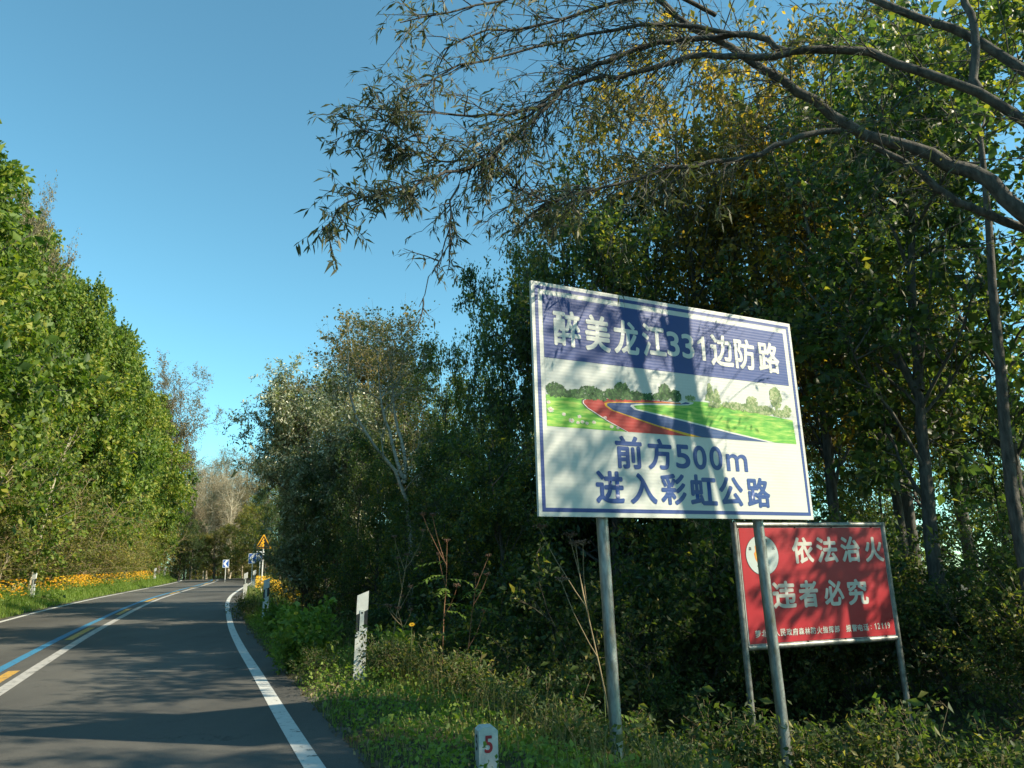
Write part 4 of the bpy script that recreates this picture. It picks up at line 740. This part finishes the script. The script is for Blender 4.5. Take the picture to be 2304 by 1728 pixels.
wtwigs(limbs[7][0], 14, .3, 1, .8, -.04, 4)
wtwigs(limbs[8][0], 14, .3, 1, .8, -.04, 3)
for q in (9, 10, 11): wtwigs(limbs[q][0], 24, .15, 1, .6, -.05, 4)
wtwigs(limbs[12][0], 12, .2, 1, .3, -.08, 3)
wtwigs(limbs[13][0], 16, .2, 1, .5, -.03, 5)
wtwigs(limbs[14][0], 22, .1, 1, .3, -.03, 5)
wtwigs(limbs[15][0], 12, .2, 1, .25, 0, 5)
wtwigs(limbs[3][0], 22, .15, .7, .75, -.11, 3, 3)
wtwigs(limbs[1][0], 18, .45, 1, .9, -.1, 3, 3)
wtwigs(limbs[5][0], 16, .2, 1, .8, -.11, 3, 3)
mobj('twigs', A.mesh('willow_twigs', MT['bark_dark'], True), wil)
c = mobj('foliage', L.mesh('willow_leaves', MT['leaf_willow']), wil); c['kind'] = 'stuff'
# the 300 leaves that hang clear against the sky at the branch tips, each its own
lv = mesh_np('willow_leaf', [(0, 0, 0), (.009, .03, .001), (.007, .065, -.004), (0, .095, -.014), (-.007, .065, -.004), (-.009, .03, .001), (0, .03, -.002), (0, .065, -.007)], [(0, 1, 6), (0, 6, 5), (1, 2, 7), (1, 7, 6), (5, 6, 7), (5, 7, 4), (2, 3, 7), (4, 7, 3)], MT['leaf_willow'])
pa = kids(limbs[3][0], 36, .66, 1, .7, .3); pb = kids(limbs[14][0], 16, .35, 1, .7, .3); pc = kids(limbs[15][0], 8, .4, 1, .6, .3); pos = np.concatenate([pa[0], pb[0], pc[0]]); D = np.concatenate([pa[1], pb[1], pc[1]]); B_ = grow(pos, D, rng.uniform(.08, .3, 60), 3, .12, -.1)
mobj('twigs', (lambda a_: (a_.add(*tubes(B_ - WT, .003, .0012, 3)), a_.mesh('tip_twigs', MT['bark_dark']))[1])(Acc()), wil)
for i in range(60):
    for j in range(5):
        t_ = rng.uniform(.3, 1) * 3; k = min(int(t_), 2); q = B_[i, k] * (1 - (t_ - k)) + B_[i, k + 1] * (t_ - k) - WT
        o_ = mobj('leaf', lv, wil); o_.location = q; o_.rotation_euler = (rng.uniform(-1.9, -.4), rng.uniform(-.8, .8), rng.uniform(0, 6.28)); s_ = rng.uniform(.75, 1.3); o_.scale = (s_, s_, s_)

# ------------------------------------------------------------------ verge grass, ground cover, flowers
def blades(x, y, h_, w_, lean=.35, name='grass', m=None, kind='stuff', zb=None):
    n_ = len(x); z = gz(x, y) if zb is None else zb; a = rng.uniform(0, 2 * np.pi, n_); d = np.stack([np.cos(a), np.sin(a), np.zeros(n_)], 1); s = np.stack([-np.sin(a), np.cos(a), np.zeros(n_)], 1)
    b0 = np.stack([x, y, z - .02], 1); h_ = h_[:, None]; w_ = w_[:, None]; ln_ = (rng.gamma(2, lean / 2, n_))[:, None]
    m1 = b0 + np.array([0, 0, 1]) * h_ * .55 + d * h_ * ln_ * .3; tp = b0 + np.array([0, 0, 1]) * h_ * (1 - .25 * ln_) + d * h_ * ln_
    V = np.stack([b0 - s * w_ / 2, b0 + s * w_ / 2, m1 + s * w_ * .4, m1 - s * w_ * .4, tp], 1).reshape(-1, 3); k = np.arange(n_)[:, None] * 5
    F_ = np.concatenate([k + np.array([[0, 1, 2]]), k + np.array([[0, 2, 3]]), k + np.array([[3, 2, 4]])]); o_ = mobj(name, mesh_np(name, V, F_, m)); o_['kind'] = kind; return o_
def scatter(n_, s0, s1, u0, u1, pw=1.):
    s = s0 + (s1 - s0) * rng.uniform(0, 1, n_) ** pw; u = rng.uniform(u0, u1, n_); x, y = CP(s, u)
    for cx, cy, r_ in ((-.24, 6.4, .22), (-.22, 6.1, .2), (-2.35, 11.6, .3)):      # worn ground round the stone and the marker post
        far = np.hypot(x - cx, y - cy) < r_; x = np.where(far, x + .5, x); 
    return x, y, s, u
def tag(o_, label, cat):
    o_['label'] = label; o_['category'] = cat
n_ = 62000; x, y, s, u = scatter(n_, 1, 34, 3.92, 8.2, 1.5); cl = hnoise(x * 1.7, y * 1.7); hh_ = np.clip(.07 + .10 * (u - 4.0) * np.clip((s - 5) / 6, .25, 1) + .10 * cl, .04, .5) * rng.uniform(.6, 1.3, n_)
blades(x, y, hh_, rng.uniform(.004, .009, n_) * (1 + s * .03), name='verge_grass', m=MT['grass'])
tag(bpy.data.objects['verge_grass'], 'green grass on the verge right of the road', 'grass')
n_ = 4500; x, y, s, u = scatter(n_, 3, 30, 4.9, 7.6, 1.3); o_ = blades(x, y, rng.uniform(.3, .75, n_), rng.uniform(.003, .006, n_) * (1 + s * .03), .5, 'tall_grass', MT['grass_dry']); tag(o_, 'tall seeding grass stalks among the right verge plants', 'grass')
n_ = 40000; x, y, s, u = scatter(n_, 14, 105, -6.4, -4.0, 1.2); o_ = blades(x, y, np.clip(.15 + .28 * (-u - 4), .08, .7) * rng.uniform(.6, 1.25, n_), rng.uniform(.012, .03, n_), .4, 'verge_grass', MT['leaf_bright']); tag(o_, 'bright green leafy verge under the yellow flowers on the left', 'grass')
n_ = 14000; x, y, s, u = scatter(n_, 32, 118, 4.2, 7.5); o_ = blades(x, y, rng.uniform(.15, .6, n_), rng.uniform(.01, .03, n_), .4, 'verge_grass', MT['grass']); tag(o_, 'far grass on the right verge around the bend', 'grass')
def cover(n_, s0, s1, u0, u1, h_, ln, wd, m, name, label, pw=1.):
    x, y, s, u = scatter(n_, s0, s1, u0, u1, pw); z = gz(x, y) + h_ * rng.uniform(0, 1, n_) ** 1.5 * (1 + .5 * hnoise(x, y)); P = np.stack([np.stack([x, y, z], 1), np.stack([x, y, z + .02], 1)], 1)
    V, F_ = leaves(P, 1, ln, wd, .1, flat=.6, jit=.01); o_ = mobj(name, mesh_np(name, V, F_, m)); o_['kind'] = 'stuff'; tag(o_, label, 'ground cover'); return o_
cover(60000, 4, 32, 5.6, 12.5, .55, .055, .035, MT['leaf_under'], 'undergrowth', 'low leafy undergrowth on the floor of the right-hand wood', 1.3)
cover(46000, 1, 28, 3.95, 7.8, .26, .04, .03, MT['leaf_bright'], 'verge_herbs', 'small broad-leaved herbs in the grass of the right verge', 1.3)
cover(26000, 14, 105, -7.6, -4.6, .75, .09, .05, MT['leaf_bright'], 'flower_foliage', 'green leaves of the flower bed on the left verge', 1.2)
cover(16000, 30, 110, 4.8, 11, .9, .10, .06, MT['leaf_under'], 'undergrowth', 'bushy undergrowth along the far right verge', 1)
cover(9000, 70, 130, 4.6, 9, .5, .12, .07, MT['grass_dry'], 'undergrowth', 'pale grassy bank on the outside of the bend', 1)
cover(2600, 0, 30, 3.75, 4.8, .0, .05, .03, MT['litter'], 'leaf_litter', 'dry fallen leaves scattered along the road shoulder', 1.3)
cover(260, 0, 40, -3.8, 3.9, .0, .05, .03, MT['litter'], 'leaf_litter', 'few dry leaves blown onto the asphalt', 1.2)
def flowers(x, y, h0, h1, r_, name, label, m=MT['petal']):
    n_ = len(x); z = gz(x, y) + rng.uniform(h0, h1, n_); k = 7; a = np.arange(k) / k * 2 * np.pi; T = rng.normal(0, .35, (n_, 2)); c = np.stack([x, y, z], 1)
    nn = nrm(np.stack([T[:, 0] + .35, T[:, 1] - .35, np.ones(n_)], 1)); e1 = nrm(np.cross(nn, np.array([0, 1., 0]))); e2 = np.cross(nn, e1); rr = r_ * rng.uniform(.7, 1.2, n_)[:, None]
    V = [c + nn * rr * .1]; 
    for q in a: V.append(c + (e1 * math.cos(q - .25) + e2 * math.sin(q - .25)) * rr * .8); V.append(c + (e1 * math.cos(q + .0) + e2 * math.sin(q + .0)) * rr - nn * rr * .15); V.append(c + (e1 * math.cos(q + .25) + e2 * math.sin(q + .25)) * rr * .8)
    V = np.stack(V, 1).reshape(-1, 3); b0 = np.arange(n_)[:, None] * (1 + 3 * k)
    F_ = np.concatenate([b0 + np.array([[0, 1 + 3 * i, 2 + 3 * i, 3 + 3 * i]]) for i in range(k)]); o_ = mobj(name, mesh_np(name, V, F_, m)); o_['kind'] = 'stuff'; tag(o_, label, 'flowers')
x, y, s, u = scatter(15000, 12, 80, -7.0, -4.8, 1.1); cl = hnoise(x * .55, y * .55) + .8 * hnoise(x * 2.1 + 5, y * 2.1); keep = cl + rng.normal(0, .18, len(x)) > .18; flowers(x[keep], y[keep], .45, 1.15, .05, 'yellow_flowers', 'mass of yellow-orange daisy flowers along the left verge')
x, y, s, u = scatter(900, 30, 52, 4.7, 6.2); flowers(x, y, .5, 1.0, .055, 'orange_flowers', 'clump of orange flowers on the right verge before the bend')
x, y, s, u = scatter(1500, 78, 120, 4.8, 7.5); k_ = hnoise(x * .5, y * .5) > .1; flowers(x[k_], y[k_], .6, 1.1, .07, 'yellow_flowers', 'yellow flowers on the far bank around the bend')

# individual plants of the right verge
def at_plant(kind, px, D, sc, label, name, cat='plant', group=None): x, y = AT(px, D); return plant(kind, name, cat, label, x, y, sc, group=group, zoff=-.03, parts=('stems', 'foliage'))
at_plant('herb', 700, 14.5, 1.25, 'bright green leafy bush in the verge left of the nearest marker post', 'leafy_plant')
at_plant('herb', 665, 13.4, .95, 'low bright green leafy plant at the road side of the bright bush', 'leafy_plant')
at_plant('herb', 880, 12.6, .9, 'green leafy plant just right of the nearest marker post', 'leafy_plant')
at_plant('herb', 630, 20, 1.0, 'leafy plant at the foot of the second marker post', 'leafy_plant')
for px, D, sc in [(860, 11.5, .8), (940, 11.2, .85), (1010, 10.5, .9), (1080, 10.2, .9), (1180, 9.6, .9), (1250, 9.2, 1.0), (1320, 9.0, 1.0), (1480, 9.2, 1.0), (1550, 8.9, 1.1), (1640, 9.2, 1.2), (1760, 9.2, 1.1), (1880, 9.2, 1.2), (2000, 9.0, 1.2), (2100, 8.8, 1.2), (2220, 8.5, 1.2), (1130, 8.6, .6), (1280, 8.0, .7), (1450, 7.9, .8), (1600, 7.8, .8), (1850, 8.0, .9), (2060, 7.8, .9), (730, 12, .6), (780, 16, .9), (560, 27, .9)]:
    at_plant('weed', px, D, sc * 1.15, 'scrubby half-dry weed on the right verge and wood edge', 'weed', group='scrubby weeds on the right verge')
def stalk_plant(px, D, H_, label, name, heads, m, nl=0, leafm=None, lean=(.1, 0), cat='plant', hr=.05):
    x, y = AT(px, D); z = gz1(x, y) - .03; t_ = thing(name, label, cat, (x, y, z)); A = Acc(); K = grow(np.zeros((1, 3)), np.array([[lean[0], lean[1], 1.]]), np.array([H_]), 10, .04, 0.); A.add(*tubes(K, .012, .004, 7)); tips = [K[0, -1]]
    pos, D_, tt, ow = kids(K, heads, .45, .9, .5, .12); B_ = grow(pos, D_, H_ * .35 * rng.uniform(.6, 1.1, heads), 5, .05, .1); A.add(*tubes(B_, .006, .003, 5)); tips += list(B_[:, -1])
    if hr:
        for tp in tips:
            n2 = 16; q = rng.uniform(0, 6.28, n2); e = tp + np.stack([np.cos(q) * hr * rng.uniform(.2, 1, n2), np.sin(q) * hr * rng.uniform(.2, 1, n2), rng.uniform(.03, .05, n2)], 1); P = np.stack([np.repeat(tp[None], n2, 0), e], 1); A.add(*tubes(P, .0015, .001, 3))
            bm = bmesh.new()
            for c_ in e:
                for j in range(3): bmesh.ops.create_icosphere(bm, subdivisions=1, radius=rng.uniform(.005, .009), matrix=Matrix.Translation(Vector(c_ + rng.normal(0, .008, 3))))
            mobj('seed_head', bm_mesh('seed_head', bm, MT['umbel']), t_)
    mobj('stem', A.mesh('stem', m, True), t_)
    if nl:
        lm = mesh_np('leaflet', [(0, 0, 0), (.02, .035, .004), (0, .095, -.012), (-.02, .035, .004), (0, .04, -.003)], [(0, 1, 4), (0, 4, 3), (1, 2, 4), (3, 4, 2)], leafm)
        for k in range(nl):
            f_ = rng.uniform(.35, 1) * 10; i = min(int(f_), 9); b_ = K[0, i] * (1 - (f_ - i)) + K[0, i + 1] * (f_ - i); a = rng.uniform(0, 6.28); dd = np.array([math.cos(a), math.sin(a), .25]); L_ = rng.uniform(.3, .5); st_ = grow(b_[None], dd[None], np.array([L_]), 6, .05, -.12)
            V_, F_ = tubes(st_, .003, .0015, 4); mobj('leaf_stalk', mesh_np('leaf_stalk', V_, F_, MT['stem_green']), t_)
            for j in range(1, 7):
                for sd in (-1, 1):
                    o_ = mobj('leaflet', lm, t_); o_.location = st_[0, j]; o_.rotation_euler = (-.25 + rng.normal(0, .15), 0, a - math.pi / 2 + sd * 1.0); s_ = rng.uniform(.8, 1.15); o_.scale = (s_, s_, s_)
    return t_
stalk_plant(1378, 7.7, 2.3, 'dry brown umbel plant with a bent stalk beside the left sign post', 'dry_umbel_plant', 4, MT['stem_tan'], lean=(-.15, 0), hr=.08)
stalk_plant(990, 11.5, 2.2, 'tall plant with reddish stems, feathery green leaves and brown seed heads', 'tall_leafy_plant', 4, MT['stem_red'], 9, MT['leaf_bright'], (.03, 0))
stalk_plant(1030, 11.8, 1.9, 'green feathery-leaved plant just right of the red-stemmed one', 'tall_leafy_plant', 3, MT['stem_red'], 7, MT['leaf_bright'], (.12, 0))
stalk_plant(880, 13.2, 1.9, 'dry branching umbel plant behind the nearest marker post', 'dry_umbel_plant', 5, MT['stem_tan'], lean=(-.03, 0), hr=.05)
stalk_plant(930, 12.9, 1.2, 'short dry umbel plant left of the red-stemmed plant', 'dry_umbel_plant', 3, MT['stem_tan'], lean=(-.2, 0), hr=.05)
stalk_plant(1190, 9.8, 1.2, 'bright yellow-green weed stalk leaning right, left of the big sign', 'leaning_weed', 3, MT['stem_green'], 4, MT['leaf_bright'], (.75, 0), hr=0)
stalk_plant(1690, 9.0, 1.1, 'feathery-leaved seedling under the red fire sign', 'leafy_seedling', 1, MT['stem_green'], 4, MT['leaf_bright'], (0, 0), hr=0)
stalk_plant(1340, 8.8, 1.0, 'feathery-leaved seedling left of the left sign post', 'leafy_seedling', 1, MT['stem_green'], 4, MT['leaf_bright'], (.05, 0), hr=0)
for px, D, lb in [(662, 14.2, 'single orange flower beside the bright green bush'), (925, 10.8, 'single orange flower low in the grass right of the nearest marker post')]:
    x, y = AT(px, D); z = gz1(x, y); t_ = thing('orange_flower', lb, 'flower', (x, y, z)); K = grow(np.zeros((1, 3)), np.array([[0., 0, 1]]), np.array([.85]), 5, .05, 0); V_, F_ = tubes(K, .004, .003, 5); mobj('stem', mesh_np('stem', V_, F_, MT['stem_green']), t_)
    bm = bmesh.new(); c_ = K[0, -1]
    for k in range(12):
        a = k / 12 * 2 * math.pi; q = lambda r_, d, zz: bm.verts.new((c_[0] + math.cos(a + d) * r_, c_[1] + math.sin(a + d) * r_ * .6 , c_[2] + zz + math.sin(a + d) * r_ * .6)); bm.faces.new((q(.006, 0, 0), q(.03, -.2, .0), q(.045, 0, .0), q(.03, .2, .0)))
    mobj('petals', bm_mesh('petals', bm, MT['petal']), t_)

# ------------------------------------------------------------------ labels of repeated things: each told apart by the landmark it stands by
def zone(px, D):
    if px < 0 or px > 2304: return None
    Z = [(130, 'by the left picture edge'), (300, 'beside the left marker posts'), (420, 'past the left verge'), (540, 'behind the bend'), (640, 'beside the yellow triangle sign'), (760, 'left of the nearest right marker post'), (900, 'behind the nearest right marker post'), (1040, 'around the red-stemmed plant'), (1210, 'just left of the big sign'), (1400, 'behind the left half of the big sign'), (1660, 'around the middle of the big sign'), (1860, 'around the left half of the red sign'), (2060, 'around the right half of the red sign'), (2305, 'at the right edge of the wood')]
    for a, t_ in Z:
        if px < a: return t_
ORD = ['nearest', 'second nearest', 'third nearest', 'fourth nearest', 'fifth nearest', 'sixth nearest', 'seventh nearest', 'eighth nearest', 'ninth nearest', 'tenth nearest', 'eleventh nearest', 'twelfth nearest'] + [w_ + ' nearest' for w_ in 'thirteenth fourteenth fifteenth sixteenth seventeenth eighteenth nineteenth twentieth twenty-first twenty-second twenty-third twenty-fourth twenty-fifth twenty-sixth twenty-seventh twenty-eighth twenty-ninth thirtieth'.split()]
SHORT = {'bushes on the outer bank of the bend': 'bush on the far bank', GR: 'dark green tree', GU: 'shaded leafy bush', GL: 'sunlit green tree', 'yellow-olive sapling bushes on the left bank': 'yellow-olive sapling bush', 'young olive-leaved trees on the left bank': 'young olive tree', 'scrubby weeds on the right verge': 'half-dry weed', 'olive-brown autumn trees above the signs': 'olive-brown autumn tree', 'leafy trees behind the bend': 'low leafy tree', 'yellow-green trees behind the bend': 'yellow-green tree', 'brownish twiggy trees behind the bend': 'brownish twiggy tree', 'pale feathery trees far behind the bend': 'pale feathery tree', 'pale leaning sapling stems on the left': 'pale leaning sapling stem'}
byz = {}
for o_ in list(SC.objects):
    if o_.parent is None and o_.get('group') in SHORT:
        z_ = zone(px_of(o_.location.x, o_.location.y), 0) if o_.location.y > 1 else None
        if z_: byz.setdefault((o_['group'], z_), []).append(o_)
for (g_, z_), L_ in byz.items():
    L_.sort(key=lambda q: q.location.x ** 2 + q.location.y ** 2)
    for i, o_ in enumerate(L_):
        o_['label'] = (ORD[i] + ' ' if len(L_) > 1 and i < 30 else 'farthest ' if len(L_) > 1 else '') + SHORT[g_] + (' of those ' if len(L_) > 1 else ' ') + z_
